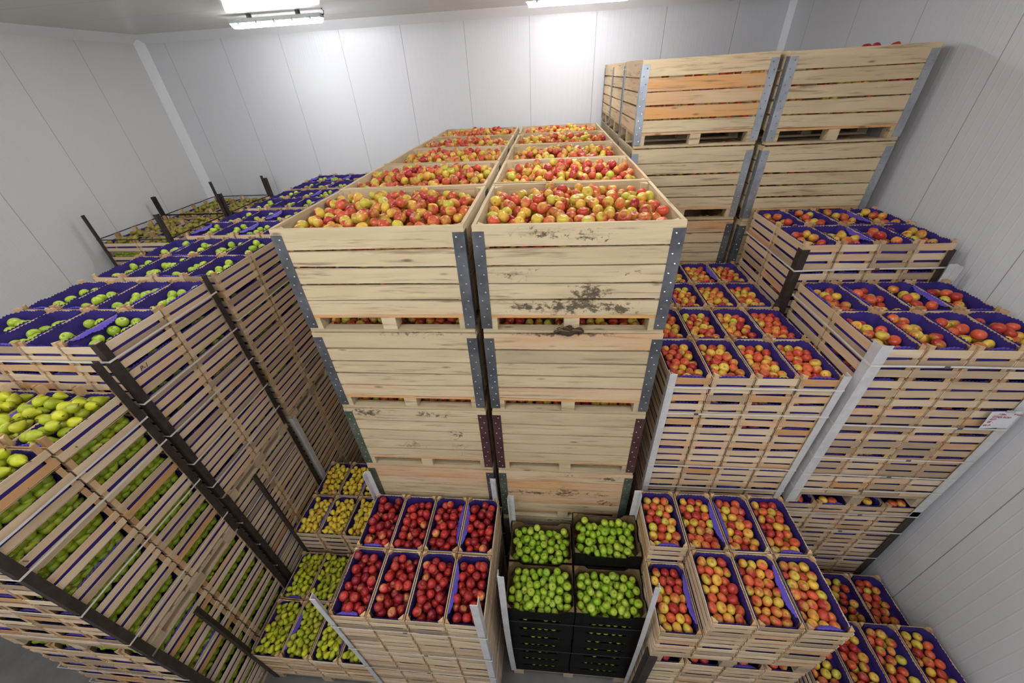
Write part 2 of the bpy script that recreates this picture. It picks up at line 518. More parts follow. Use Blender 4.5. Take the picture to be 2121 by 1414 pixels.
# ------------------------------------------------------------------ fruit templates
def lathe(prof, nseg, bend=0.0):
    """prof: (radius, z) from bottom pole to top pole, first and last have radius 0"""
    v = [(0, 0, prof[0][1])]
    for r, z in prof[1:-1]:
        for k in range(nseg):
            a = 2 * math.pi * k / nseg
            v.append((r * math.cos(a), r * math.sin(a), z))
    v.append((0, 0, prof[-1][1]))
    f = []
    nr = len(prof) - 2
    for k in range(nseg): f.append((0, 1 + (k + 1) % nseg, 1 + k))
    for i in range(nr - 1):
        for k in range(nseg):
            a, c = 1 + i * nseg + k, 1 + i * nseg + (k + 1) % nseg
            f.append((a, c, c + nseg, a + nseg))
    b0 = 1 + (nr - 1) * nseg
    for k in range(nseg): f.append((b0 + k, b0 + (k + 1) % nseg, len(v) - 1))
    v = np.array(v, float)
    lp = v.copy()
    if bend: v[:, 0] += bend * np.clip(v[:, 2], 0, None) ** 2
    return v, f, lp


def apple_prof(n, flat=0.90, low=0.10):
    out = []
    for i in range(n + 1):
        t = math.pi * (1 - i / n)
        r = math.sin(t) * (1 + low * math.cos(t)) * 1.0
        z = flat * math.cos(t)
        if z > 0: z -= .30 * math.exp(-(r / .30) ** 2)
        else: z += .20 * math.exp(-(r / .26) ** 2)
        out.append((0.0 if i in (0, n) else max(r, .02), z))
    return out


def pear_prof(n, neck=0.42, length=1.55):
    key = [(-.93, 0), (-.96, .16), (-.90, .42), (-.66, .76), (-.3, .96), (0, 1.0), (.32, .93), (.62, .76), (.9, .58), (1.15, neck + .02), (length - .15, neck - .10), (length - .02, .17), (length, 0)]
    zs = [k[0] for k in key]; rs = [k[1] for k in key]
    if n >= 12: return [(r, z) for z, r in key]
    pick = [0, 2, 3, 5, 7, 9, 10, 12]
    return [(rs[i], zs[i]) for i in pick]


TEMPL = {}
for kind in FMAT:
    if 'pear' in kind:
        hi = [lathe(pear_prof(12, U(.36, .46), U(1.4, 1.65)), 14, U(.02, .16)) for _ in range(5)]
        lo = lathe(pear_prof(7), 9, .08)
    else:
        fl = {'apple': .88, 'red_apple': .98, 'green_apple': .90}[kind]
        lw = {'apple': .07, 'red_apple': .15, 'green_apple': .08}[kind]
        hi = [lathe(apple_prof(13, fl + U(-.05, .05), lw + U(-.03, .03)), 18) for _ in range(4)]
        lo = lathe(apple_prof(9, fl, lw), 12)
    meshes = []
    for v, f, lp in hi:
        # every fruit is a little lopsided
        v = v.copy()
        v[:, 0] *= 1 + .05 * np.sin(v[:, 2] * 2 + U(0, 6)); v[:, 1] *= 1 + U(-.05, .05)
        v[:, 2] += U(-.06, .06) * v[:, 0]
        me = bpy.data.meshes.new(kind)
        me.from_pydata([tuple(p) for p in v], [], f)
        me.materials.append(FMAT[kind])
        a = me.attributes.new('lp', 'FLOAT_VECTOR', 'POINT'); a.data.foreach_set('vector', lp.ravel())
        me.polygons.foreach_set('use_smooth', [True] * len(me.polygons))
        meshes.append(me)
    TEMPL[kind] = (meshes, lo)

st = MB(); st.tube([(0, 0, .50), (.02, 0, .72), (.07, .02, .95), (.14, .02, 1.12)], .045, 5, 0, .06); STEM_APPLE = st.mesh('apple_stem', STEM, True)
st = MB(); st.tube([(.12, 0, 1.42), (.2, 0, 1.68), (.34, .03, 1.92), (.52, .05, 2.1)], .06, 5, 0, .085); STEM_PEAR = st.mesh('pear_stem', STEM, True)

FRUIT = {k: [] for k in FMAT}      # records: pos, r, quat, tone, crate text, group, score, top flag


def tone_for(kind):
    if kind == 'apple': return (min(1, max(0, random.gauss(.61, .27))), R() ** 1.4, R())
    if kind == 'red_apple': return (min(1, max(.35, random.gauss(.98, .22))), R(), R())
    if kind == 'green_apple': return (R(), R() ** 1.3, R())
    if kind == 'pear': return (min(1, max(0, random.gauss(.22, .20))), U(.35, .95), R() ** 2)
    return (min(1, max(0, random.gauss(.22, .22))), R() ** 2, R() ** 2)


def quat_for(kind, axis=None):
    if 'pear' in kind:
        base = Vector(axis if axis else (0.25, -.9, .1)) + Vector((random.gauss(0, .55), random.gauss(0, .4), random.gauss(0, .35)))
        if base.length < .1: base = Vector((0, -1, 0))
        q = base.to_track_quat('Z', 'Y')
        return q @ Quaternion((0, 0, 1), U(0, 6.28))
    q = Quaternion((1, 0, 0), random.gauss(0, 1.0)) if R() < .7 else Quaternion((1, 0, 0), U(-3.1, 3.1))
    return Quaternion((0, 0, 1), U(0, 6.28)) @ q @ Quaternion((0, 0, 1), U(0, 6.28))


def pack(w, d, r0, rv, floor, n, heap=0.0, tries=72):
    """drop n balls into a w x d tray; every ball comes to rest on the floor or on others"""
    P = np.zeros((n, 3)); RR = np.zeros(n)
    for i in range(n):
        r = r0 + U(-rv, rv)
        cx = rng.uniform(-w / 2 + r, w / 2 - r, tries)
        cy = rng.uniform(-d / 2 + r, d / 2 - r, tries)
        if i:
            dd = (cx[:, None] - P[:i, 0]) ** 2 + (cy[:, None] - P[:i, 1]) ** 2
            s = (RR[:i] + r) ** 2
            h = np.where(dd < s, P[:i, 2] + np.sqrt(np.maximum(s - dd, 0)), floor + r)
            z = np.maximum(h.max(axis=1), floor + r)
        else:
            z = np.full(tries, floor + r)
        cost = z + heap * ((cx / (w / 2)) ** 2 + (cy / (d / 2)) ** 2)
        k = int(np.argmin(cost))
        P[i] = cx[k], cy[k], z[k]; RR[i] = r
    return P, RR


BOXES = []      # (lo, hi, tier id) solid blocks, to find out what the view shows


def clear_view(pts, skip=None):
    pts = np.atleast_2d(pts)
    ok = np.ones(len(pts), bool)
    d = pts - CAM
    d = np.where(np.abs(d) < 1e-9, 1e-9, d)
    for lo, hi, tid in BOXES:
        if tid == skip: continue
        t1 = (np.array(lo) - CAM) / d; t2 = (np.array(hi) - CAM) / d
        tn = np.minimum(t1, t2).max(axis=1); tf = np.maximum(t1, t2).min(axis=1)
        ok &= ~((tn < tf) & (tf > 0) & (tn < 0.995))
    return ok


def in_frame(pts, pad=0):
    u, v, z = project(pts)
    return (z > 0.1) & (u > -pad) & (u < 2121 + pad) & (v > -pad) & (v < 1414 + pad)


def laid(w, d, r0, rv, rim):
    """fruit laid in by hand: two layers in staggered rows, then pushed apart until they hardly overlap"""
    P, RR = [], []
    nx = max(2, int(w / (2 * r0) + .35))
    ny = max(2, int(d / (1.80 * r0) + .2))
    for lay in range(2):
        for j in range(ny):
            cnt = nx if (j + lay) % 2 == 0 else nx - 1
            for i in range(cnt):
                x = (i + .5 - cnt / 2) * w / nx + U(-.008, .008)
                y = (j + .5 - ny / 2) * d / ny + U(-.009, .009)
                P.append((x, y, rim - (.060 if lay == 0 else 0.0) + U(-.010, .008))); RR.append(r0 + U(-rv, rv))
    P, RR = np.array(P), np.array(RR)
    for it in range(40):
        D = P[:, None, :] - P[None, :, :]
        L = np.linalg.norm(D, axis=2) + np.eye(len(P))
        need = (RR[:, None] + RR[None, :]) - L
        np.fill_diagonal(need, 0)
        push = np.maximum(need, 0)[:, :, None] * D / L[:, :, None]
        P += .30 * push.sum(axis=1)
        P[:, 0] = np.clip(P[:, 0], -w / 2 + RR, w / 2 - RR); P[:, 1] = np.clip(P[:, 1], -d / 2 + RR, d / 2 - RR)
        P[:, 2] = np.minimum(P[:, 2], rim + .010)
    return P, RR


def add_tray_fruit(kind, loc, rot, w, d, r0, rv, floor, n, heap, rim, text, group, axis=None, tid=None, deep=None):
    """fruit heaped in a tray whose rim is at height rim above loc"""
    if n < 0:
        P, RR = laid(w, d, r0, rv, .12)
        n = len(P)
    else:
        P, RR = pack(w, d, r0 * 1.02, rv, floor, n, heap)
        RR = RR / 1.02
    # settle the heap so that most of it lies the wanted depth under the rim
    if deep is not None:
        top90 = np.percentile((P[:, 2] + RR)[np.argsort(-P[:, 2])[:max(8, int(n * .40))]], 62)
        P[:, 2] += (rim - deep) - top90
        keep = P[:, 2] > .012 + .6 * RR
        P, RR = P[keep], RR[keep]
    c, s = math.cos(rot), math.sin(rot)
    W = np.stack([P[:, 0] * c - P[:, 1] * s + loc[0], P[:, 0] * s + P[:, 1] * c + loc[1], P[:, 2] + loc[2]], 1)
    vec = W - CAM
    dist = np.linalg.norm(vec, axis=1)
    dirs = vec / dist[:, None]
    cosang = np.clip(dirs @ dirs.T, -1, 1)
    ang = np.arccos(cosang)
    nearer = dist[None, :] < dist[:, None] - .01
    hid = (nearer & (ang < .62 * np.arcsin(np.clip(RR / dist, 0, 1))[None, :])).any(axis=1)
    top = W + np.array([0, 0, 1.0]) * (RR * .6)[:, None]
    # the near rim of the tray may hide the fruit
    hw, hd = (w / 2, d / 2) if abs(s) < .5 else (d / 2, w / 2)
    tt = (loc[1] - hd - top[:, 1]) / (CAM[1] - top[:, 1])
    zc = top[:, 2] + (CAM[2] - top[:, 2]) * tt
    hid |= (zc < loc[2] + rim) & (tt > 0) & (tt < 1)
    vis = ~hid & clear_view(top, tid) & in_frame(W)
    for i in range(len(P)):
        lim = 'far end' if P[i, 1] > d / 6 else ('near end' if P[i, 1] < -d / 6 else 'middle')
        FRUIT[kind].append((W[i], RR[i], quat_for(kind, axis), (U(.55, .95), U(0, .3), U(.4, 1)) if tid in ('BL0b', 'BL1b') else (min(1, max(0, random.gauss(.57, .27))), R(), R() ** 1.1) if tid == 'bin' else (R(), U(.5, 1), U(.4, 1)) if kind == 'green_apple' and tid != 'BLK' else tone_for(kind), text, group, RR[i] / (vec[i] @ AZ) if vis[i] else 0.0, lim))


def add_loose(kind, W, r, text, group, axis=None, weight=0.5, tid=None, tone=None):
    W = np.array(W)
    v = W - CAM
    ok = bool(np.atleast_1d(in_frame(W))[0]) and clear_view(W - v / np.linalg.norm(v) * .03, tid)[0]
    FRUIT[kind].append((W, r, quat_for(kind, axis), tone or tone_for(kind), text, group, weight * r / (v @ AZ) if ok else 0.0, ''))


# ------------------------------------------------------------------ slatted crates
SKETCH = {}


def crate_sketch(ns, w, d, h, var):
    """mesh builders of one crate: side panels, end panels, posts, floor, liner"""
    key = (ns, round(w, 3), round(d, 3), round(h, 4), var)
    if key in SKETCH: return SKETCH[key]
    out = {}
    if ns == 3:
        top = h - .030
        sh = (top - .036) / 3
        rows = [(k * (sh + .018), k * (sh + .018) + sh) for k in range(3)]
    else:
        top = h - .068 if h > .2 else h - .035
        b0 = .014 if h > .2 else 0.0
        sh = (top - b0 - .022) / 2
        rows = [(b0, b0 + sh), (b0 + sh + .022, top)]
    t = .005
    for nm, s in (('side_panel', -1), ('side_panel', 1)):
        k = MB()
        for z0, z1 in rows:
            x = s * (w / 2 - t / 2)
            k.bar(1, -d / 2, d / 2, x - t / 2, x + t / 2, z0 + .005, z1, 4, s * U(-.002, .001), .0012, None, 0, 0.0, .005)
        out[(nm, s)] = k
    for nm, s in (('end_panel', -1), ('end_panel', 1)):
        k = MB()
        for z0, z1 in rows:
            y = s * (d / 2 - t / 2 - .001)
            k.bar(0, -w / 2 + .008, w / 2 - .008, y - t / 2, y + t / 2, z0 + .005, z1, 3, s * U(-.002, .001), .0012, None, 0, 0.0, .006)
        out[(nm, s)] = k
    for sx in (-1, 1):
        for sy in (-1, 1):
            k = MB()
            x, y, e = sx * (w / 2 - t - .001), sy * (d / 2 - t - .002), .034
            pts = [(x, y), (x - sx * e, y), (x, y - sy * e)]
            if sx * sy < 0: pts = pts[::-1]
            k.prism(pts, .004, h - .002)
            out[('corner_post', sx, sy)] = k
    k = MB()
    for j in range(3):
        x0 = -w / 2 + .012 + j * (w - .024) / 3
        k.box(x0 + .002, x0 + (w - .024) / 3 - .002, -d / 2 + .012, d / 2 - .012, .002, .007, 1)
    out[('bottom_board',)] = k
    # paper liner: an eight-sided tub with a pinked, uneven upper edge
    k = MB()
    hw, hd, cc = w / 2 - .010, d / 2 - .012, .040
    ring = [(-hw + cc, -hd), (hw - cc, -hd), (hw, -hd + cc), (hw, hd - cc), (hw - cc, hd), (-hw + cc, hd), (-hw, hd - cc), (-hw, -hd + cc)]
    pts = []
    for i in range(8):
        a, c_ = np.array(ring[i]), np.array(ring[(i + 1) % 8])
        nn = max(2, int(np.linalg.norm(c_ - a) / .013))
        nn += nn % 2
        for q in range(nn): pts.append(a + (c_ - a) * q / nn)
    n = len(pts)
    ph = U(0, 6)
    zt = top + (.004 if ns == 3 else -.004)
    levels = []
    for lv in range(4):
        row = []
        for i, p in enumerate(pts):
            wv = math.sin(i * 2 * math.pi / n * 5 + ph) * .5 + math.sin(i * 2 * math.pi / n * 11 + ph * 2) * .5
            if lv == 0: row.append((p[0] * .97, p[1] * .98, .010))
            elif lv == 1: row.append((p[0] * (.985 + .006 * wv), p[1] * (.99 + .004 * wv), zt * .55))
            elif lv == 2: row.append((p[0] * (.988 + .008 * wv), p[1] * (.992 + .005 * wv), zt * .86))
            else:
                zz = zt + .006 * wv + (.006 if i % 2 else -.003)
                row.append((p[0] * (.99 + .010 * wv), p[1] * (.992 + .005 * wv), zz))
        levels.append(row)
    a = k.verts([p for r_ in levels for p in r_])
    for lv in range(3):
        for i in range(n):
            k.face(a + lv * n + i, a + lv * n + (i + 1) % n, a + (lv + 1) * n + (i + 1) % n, a + (lv + 1) * n + i)
    k.face(*(a + i for i in range(n - 1, -1, -1)))
    # a flap of the paper folded inwards on some of them
    if var % 3 == 0:
        side = [i for i in range(n) if (pts[i][0] > hw - .004 if var % 2 else pts[i][0] < -hw + .004)]
    elif var % 3 == 1:
        side = [i for i in range(n) if pts[i][1] < -hd + .004]
    else: side = []
    if len(side) > 3:
        side = side[1:-1]
        rowa, rowb, rowc = [], [], []
        for j, i in enumerate(side):
            x, y, z = levels[3][i]
            nx, ny = (-np.sign(x), 0) if var % 3 == 0 else (0, 1)
            e = max(0.0, math.sin(math.pi * j / (len(side) - 1))) ** .5
            rowa.append((x, y, z)); rowb.append((x + nx * .012 * e, y + ny * .012 * e, z + .001))
            rowc.append((x + nx * (.028 + .010 * R()) * e, y + ny * (.028 + .010 * R()) * e, z - .022 * e + .003 * (j % 2)))
        a = k.verts(rowa + rowb + rowc)
        mm = len(side)
        for q in range(2):
            for j in range(mm - 1): k.face(a + q * mm + j, a + q * mm + j + 1, a + (q + 1) * mm + j + 1, a + (q + 1) * mm + j, mat=1)
    out[('liner',)] = k
    SKETCH[key] = out
    return out


CMESH = {}


def crate_meshes(ns, w, d, h, var):
    key = (ns, round(w, 3), round(d, 3), round(h, 4), var)
    if key not in CMESH:
        sk = crate_sketch(ns, w, d, h, var)
        CMESH[key] = {k: v.mesh('crate_' + k[0], [LINER, LINERF] if k[0] == 'liner' else (POSTW if k[0] == 'corner_post' else CRATEW), k[0] == 'liner') for k, v in sk.items()}
    return CMESH[key]


ORD = ['first', 'second', 'third', 'fourth', 'fifth', 'sixth', 'seventh', 'eighth', 'ninth', 'tenth']


def pallet(x0, x1, y0, y1, z, label):
    """flat pallet 0.144 high, base at z"""
    t = thing('wooden_pallet', label, 'pallet', ((x0 + x1) / 2, (y0 + y1) / 2, z), 0, 'wooden pallets under the stacks')
    w, d = (x1 - x0) / 2 - .006, (y1 - y0) / 2 - .006
    k = MB()
    n = 7
    for i in range(n):
        a = -d + i * (2 * d - .10) / (n - 1)
        k.bar(0, -w, w, a, a + .10, .119, .140, 3, 0, .001)
    for x in (-w, -.05, w - .10): k.bar(1, -d, d, x, x + .10, .100, .118, 2)
    obj('deck', k.mesh('pallet_deck', PALW), t)
    for x in (-w + .05, 0, w - .05):
        for y in (-d + .07, 0, d - .07):
            k = MB(); k.box(x - .05, x + .05, y - .07, y + .07, .022, .100, 1); obj('block', k.mesh('pallet_block', PALW), t)
        k = MB(); k.bar(1, -d, d, x - .05, x + .05, .002, .022, 2); obj('runner', k.mesh('pallet_runner', PALW), t)
    return t


TIERS = []


def tier(tid, x0, y0, nc, nr, cw, cd, zb, n, h, ns, fruit, name, orient='y', top=True, skip=(), extra=None, fill=None, pal=None):
    TIERS.append(dict(tid=tid, x0=x0, y0=y0, nc=nc, nr=nr, cw=cw, cd=cd, zb=zb, n=n, h=h, ns=ns, fruit=fruit, name=name, orient=orient, top=top, skip=set(skip), extra=extra, fill=fill, pal=pal))
    zt = zb + .144 + n * h
    BOXES.append(((x0 + .01, y0 + .01, zb), (x0 + nc * cw - .01, y0 + nr * cd - .01, zt - .03), tid))
    return zt


def stack(tid, x0, y0, nc, nr, cw, cd, lower, upper, ns, fruit, lname, uname, **kw):
    z = 0.0
    if upper:
        z = tier(tid + 'a', x0, y0, nc, nr, cw, cd, 0.0, lower[0], lower[1], ns, fruit, lname, top=False, pal='pallet on the floor under the ' + lname, **{k: v for k, v in kw.items() if k in ('orient',)})
        tier(tid + 'b', x0, y0, nc, nr, cw, cd, z, upper[0], upper[1], ns, fruit, uname, pal='pallet between lower and upper crates, ' + uname, **kw)
    else:
        tier(tid + 'a', x0, y0, nc, nr, cw, cd, 0.0, lower[0], lower[1], ns, fruit, lname, pal='pallet on the floor under the ' + lname, **kw)


# left side: pears in front, five pallets of green apples behind, pears along the left wall
stack('L0', -3.72, -1.375, 4, 2, .305, .497, (7, .2175), (8, .2155), 2, 'pear', 'lower near-left pear stack', 'upper near-left pear stack', fill=dict(deep=-.042, heap=.03, n=62))
for i, (yy, nm) in enumerate([(-.325, 'foremost green-apple stack'), (.755, 'second green-apple stack'), (1.86, 'third green-apple stack'), (2.955, 'fourth green-apple stack'), (4.05, 'rearmost green-apple stack')]):
    stack('L%d' % (i + 1), -3.74, yy, 4, 2, .31, .50, (7, .2570), (7, .2500), 3, 'green_apple', 'lower ' + nm, 'upper ' + nm, fill=dict(deep=.026, heap=.0, n=40))
for i, (yy, nm) in enumerate([(2.79, 'front left-wall pears'), (4.02, 'rear left-wall pears')]):
    stack('BL%d' % i, -6.13, yy, 2, 4, .58, .293, (7, .218), (8, .207), 2, 'pear', 'lower ' + nm, 'upper ' + nm, orient='x', fill=dict(deep=-.030, heap=.03, n=46))
# low pallets in front of the bins
stack('P', -2.405, -1.075, 4, 2, .2985, .50, (3, .177), None, 2, 'pear', 'low green pear pallet', '', fill=dict(deep=-.012, heap=.0, n=150))
stack('Y', -2.42, -.05, 4, 2, .296, .492, (5, .1765), None, 2, 'yellow_pear', 'yellow pear pallet', '', fill=dict(deep=.004, heap=.0, n=125))
stack('RED', -1.185, -1.09, 4, 2, .3005, .517, (7, .2496), None, 3, 'red_apple', 'red apple pallet', '', fill=dict(deep=.014, heap=.0, n=104))
# right side
stack('R2', 1.275, -1.03, 4, 2, .302, .498, (5, .225), (3, .225), 3, 'apple', 'lower near striped-apple pallet', 'upper near striped-apple pallet', skip=[(0, 0, 2)], fill=dict(deep=.006, heap=.0, n=-1))
stack('R1', 1.365, .09, 4, 2, .302, .506, (6, .241), (6, .262), 3, 'apple', 'lower middle apple pallet', 'middle apple pallet', fill=dict(deep=.012, heap=.0, n=-1))
stack('R1k', 1.365, 1.125, 4, 2, .302, .506, (6, .241), (6, .262), 3, 'apple', 'lower rear middle apple pallet', 'rear middle apple pallet', fill=dict(deep=.012, heap=.0, n=-1))
stack('RT', 2.64, .07, 4, 2, .290, .498, (7, .242), (6, .268), 3, 'apple', 'lower tall right-wall pallet', 'tall right-wall pallet', fill=dict(deep=.036, heap=.012, n=72))
stack('UR', 2.60, 1.125, 4, 2, .293, .487, (7, .256), (7, .260), 3, 'apple', 'lower highest right-wall pallet', 'highest right-wall pallet', fill=dict(deep=.030, heap=.012, n=72))
stack('R3', 2.61, -1.06, 4, 2, .292, .495, (4, .190), None, 3, 'apple', 'low right-wall apple pallet', '', extra=[(c_, 0) for c_ in range(4)], fill=dict(deep=.022, heap=.0, n=-1))

# bins as solid blocks for the view test
DP = .992
for s in (-1, 1):
    BOXES.append(((s * .622 - .59, 0.0, 0), (s * .622 + .59, 4.95, ZT - .03), 'bin%d' % s))
BOXES.append(((1.32, 2.28, 0), (2.50, 5.25, ZT + .746), 'C1'))
BOXES.append(((2.56, 2.2, 0), (3.74, 5.2, ZT + .746), 'C2'))
BOXES.append(((.135, -.87, 0), (1.265, -.12, 1.60), 'BLK'))

FR = {'apple': (.0375, .0035), 'red_apple': (.0375, .003), 'green_apple': (.037, .003), 'pear': (.0300, .003), 'yellow_pear': (.0300, .003)}
FRN = {'apple': 'striped apple', 'red_apple': 'red apple', 'green_apple': 'green apple', 'pear': 'green pear', 'yellow_pear': 'yellow pear'}
crates = []
for T in TIERS:
    zc0 = T['zb'] + .144
    if T['pal']:
        pallet(T['x0'], T['x0'] + T['nc'] * T['cw'], T['y0'], T['y0'] + T['nr'] * T['cd'], T['zb'], T['pal'])
    for c_ in range(T['nc']):
        for r_ in range(T['nr']):
            nlev = T['n'] + (1 if T['extra'] and (c_, r_) in T['extra'] else 0)
            if (c_, r_, nlev - 1) in T['skip']: nlev -= 1
            for l_ in range(nlev):
                x = T['x0'] + (c_ + .5) * T['cw']; y = T['y0'] + (r_ + .5) * T['cd']; z = zc0 + l_ * T['h']
                istop = T['top'] and l_ == nlev - 1
                hx, hy, h = T['cw'] / 2, T['cd'] / 2, T['h']
                g = np.array([-.7, 0, .7])
                fr = np.array([(x + a * hx, y - hy - .004, z + h * (.5 + c * .45)) for a in g for c in g])
                lt = np.array([(x - hx - .004, y + a * hy, z + h * (.5 + c * .45)) for a in g for c in g])
                rt = np.array([(x + hx + .004, y + a * hy, z + h * (.5 + c * .45)) for a in g for c in g])
                tp = np.array([(x + a * hx, y + c * hy, z + h + .01) for a in g for c in g])
                sc, faces = 0.0, set()
                for nm, pts, nrm, area in (('front', fr, (0, -1, 0), 4 * hx * h / 2), ('left', lt, (-1, 0, 0), hy * h * 2), ('right', rt, (1, 0, 0), hy * h * 2), ('top', tp, (0, 0, 1), 4 * hx * hy)):
                    if nm == 'top' and not istop: continue
                    vv = CAM - pts
                    cosn = (vv @ np.array(nrm)) / np.linalg.norm(vv, axis=1)
                    ok = (cosn > .02) & clear_view(pts) & in_frame(pts, 20)
                    zz = (pts - CAM) @ AZ
                    if ok.any():
                        faces.add(nm)
                        sc += float((ok * area / 9 * np.maximum(cosn, 0) / np.maximum(zz, .3) ** 2).sum())
                crates.append(dict(T=T, c=c_, r=r_, l=l_, lev=nlev - 1 - l_, x=x, y=y, z=z, top=istop, score=sc, faces=faces))

order = sorted(range(len(crates)), key=lambda i: -crates[i]['score'])
chosen = {i for i in order[:300] if crates[i]['score'] > 0}
rest = []
for i, k in enumerate(crates):
    T = k['T']
    orient = T['orient'] == 'x'
    w, d = (T['cd'], T['cw']) if orient else (T['cw'], T['cd'])
    w -= .011; d -= .011
    rot = math.pi / 2 if orient else 0.0
    lev = 'top layer' if k['lev'] == 0 and T['top'] else ORD[k['lev']] + ' layer down'
    row = ('front', 'rear')[k['r']] if T['nr'] == 2 else ORD[k['r']]
    where = f"{ORD[k['c']]} column from left, {row} row"
    k['text'] = f"{where} of {T['name']}"
    var = random.randrange(6)
    if i in chosen:
        ms = crate_meshes(T['ns'], w, d, T['h'], var)
        jx, jy = U(-.0015, .0015), U(-.002, .002)
        t = thing('wooden_crate', f"slatted wooden crate, {lev}, {where}, {T['name']}", 'crate', (k['x'] + jx, k['y'] + jy, k['z']), rot + U(-.003, .003), 'slatted crates of the ' + T['name'])
        for kk, me in ms.items(): obj(kk[0], me, t)
        k['empty'] = t
    else:
        rest.append((k, var, w, d, rot))
    # fruit
    fk = T['fruit']; r0, rv = FR[fk]
    loc = (k['x'], k['y'], k['z'])
    rim = (T['h'] - .03) if T['ns'] == 3 else (T['h'] - .068 if T['h'] > .2 else T['h'] - .035)
    if k['top']:
        fl = T['fill']
        n = fl['n']
        if k['score'] > 0:
            lowered = .012
            if fk == 'green_apple': n = int(n * U(.8, 1.15))
            if T['tid'] == 'L1b' and k['r'] == 0 and k['c'] >= 2: n = 20 if k['c'] == 2 else 24
            add_tray_fruit(fk, loc, rot, w - .029, d - .038, r0 * (1.16 if T['tid'][0] in 'LB' and fk == 'pear' else .90 if T['tid'] == 'Pa' else .97 if T['tid'] == 'Ya' else .925 if T['tid'][:2] == 'RE' else .95 if T['tid'][:2] in ('R1', 'R2', 'R3') else 1), rv * .8, max(lowered, .012), n, fl['heap'], rim,
                           k['text'], f"{FRN[fk]}s in the {ORD[k['c']]} column, {row} row of the {T['name']}", ((1, .35, .1) if T['tid'] in ('L0b',) else ((.3, .9, .25) if T['tid'] == 'Pa' else None)), T['tid'], fl['deep'])
    elif k['score'] > 0:
        txt = f"{lev}, {where}, {T['name']}"
        grp = f"{FRN[fk]}s seen between the slats of the {T['name']}"
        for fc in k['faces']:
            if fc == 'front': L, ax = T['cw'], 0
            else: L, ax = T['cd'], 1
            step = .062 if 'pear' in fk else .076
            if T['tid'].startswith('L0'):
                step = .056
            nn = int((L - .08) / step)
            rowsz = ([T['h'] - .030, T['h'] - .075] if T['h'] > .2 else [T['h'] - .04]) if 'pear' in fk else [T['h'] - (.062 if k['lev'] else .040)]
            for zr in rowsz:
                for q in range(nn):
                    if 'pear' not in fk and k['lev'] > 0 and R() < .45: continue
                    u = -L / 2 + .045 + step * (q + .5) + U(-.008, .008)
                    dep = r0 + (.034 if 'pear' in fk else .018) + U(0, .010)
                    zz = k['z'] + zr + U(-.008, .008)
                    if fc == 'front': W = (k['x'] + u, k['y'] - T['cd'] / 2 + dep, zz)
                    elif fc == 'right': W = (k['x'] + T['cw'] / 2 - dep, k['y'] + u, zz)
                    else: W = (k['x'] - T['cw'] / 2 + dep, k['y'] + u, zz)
                    add_loose(fk, W, r0 * (1.2 if T['tid'][0] in 'LB' and fk == 'pear' else 1), txt, grp, (0, 1, .3) if fc != 'front' else (1, 0, .3), .45, T['tid'], (U(.0, .35), U(0, .22), U(0, .8)) if fk == 'pear' else None)  # pears behind slats get a darker skin tone, shade put into the colour

# everything further in or further off becomes one mass of crates
V, FC, MI, G, TN, DT = [], [], [], [], [], []
base = 0
for k, var, w, d, rot in rest:
    T = k['T']
    sk = crate_sketch(T['ns'], w, d, T['h'], var % 2)
    c, s = math.cos(rot), math.sin(rot)
    for kk, mb in sk.items():
        if kk[0] == 'liner' and k['score'] <= 0: continue
        v, f, mm, g, t, dd = mb.arrays()
        V.append(np.stack([v[:, 0] * c - v[:, 1] * s + k['x'], v[:, 0] * s + v[:, 1] * c + k['y'], v[:, 2] + k['z']], 1))
        off = 0 if kk[0] not in ('corner_post', 'liner') else (1 if kk[0] == 'corner_post' else 2)
        FC += [tuple(base + q for q in ff) for ff in f]
        MI += [off + q for q in mm]
        G.append(g + rng.uniform(0, 5, 3)); TN.append(np.clip(t + rng.uniform(-.2, .2), 0, 1)); DT.append(dd)
        base += len(v)
me = bpy.data.meshes.new('crate_mass')
me.from_pydata(np.concatenate(V).tolist(), [], FC)
for x in (CRATEW, POSTW, LINER, LINERF): me.materials.append(x)
me.polygons.foreach_set('material_index', MI)
a = me.attributes.new('gco', 'FLOAT_VECTOR', 'POINT'); a.data.foreach_set('vector', np.concatenate(G).ravel())
a = me.attributes.new('tone', 'FLOAT', 'POINT'); a.data.foreach_set('value', np.concatenate(TN))
a = me.attributes.new('dirt', 'FLOAT', 'POINT'); a.data.foreach_set('value', np.concatenate(DT))
tag(obj('crate_mass', me), 'remaining slatted wooden crates deeper in and farther along the stacks', 'crates', kind='stuff')

# pencil mark on a side slat of the first green apple stack
for k in crates:
    if k['T']['tid'] == 'L1b' and k['c'] == 3 and k['r'] == 0 and k['lev'] == 1 and 'empty' in k:
        o = obj('pencil_mark', text_mesh('pencil_mark', 'P-1', .05, PENCIL), k['empty'])
        o.location = (k['T']['cw'] / 2 - .0005, -.13, .172); o.rotation_euler = (math.pi / 2, 0, math.pi / 2)
        tag(o, 'brown pencil writing P-1')

# ------------------------------------------------------------------ big pallet bins
BW, BD, BH = 1.19, .974, .746
PLZ = [(.606, .738), (.491, .594), (.375, .478), (.259, .362), (.142, .246)]    # planks, top to bottom


def bin_front(tones=None, dirt=0.0, s=-1):
    k = MB()
    for i, (z0, z1) in enumerate(PLZ):
        z0 += U(-.003, .003); z1 += U(-.003, .002)
        tn = tones[i] if tones else min(1, max(0, random.gauss(.5, .13)))
        dd = dirt[i] if isinstance(dirt, (list, tuple)) else dirt
        k.bar(0, -BW / 2, BW / 2, s * BD / 2, s * (BD / 2 - .022), z0, z1, 16, 0, .0015, tn, 0, dd, .008, 3)
    return k


def blobs(*B):
    return lambda p: min(1.0, sum(a * math.exp(-((p[0] - x) / sx) ** 2 - ((p[2] - z) / sz) ** 2) for x, z, sx, sz, a in B))


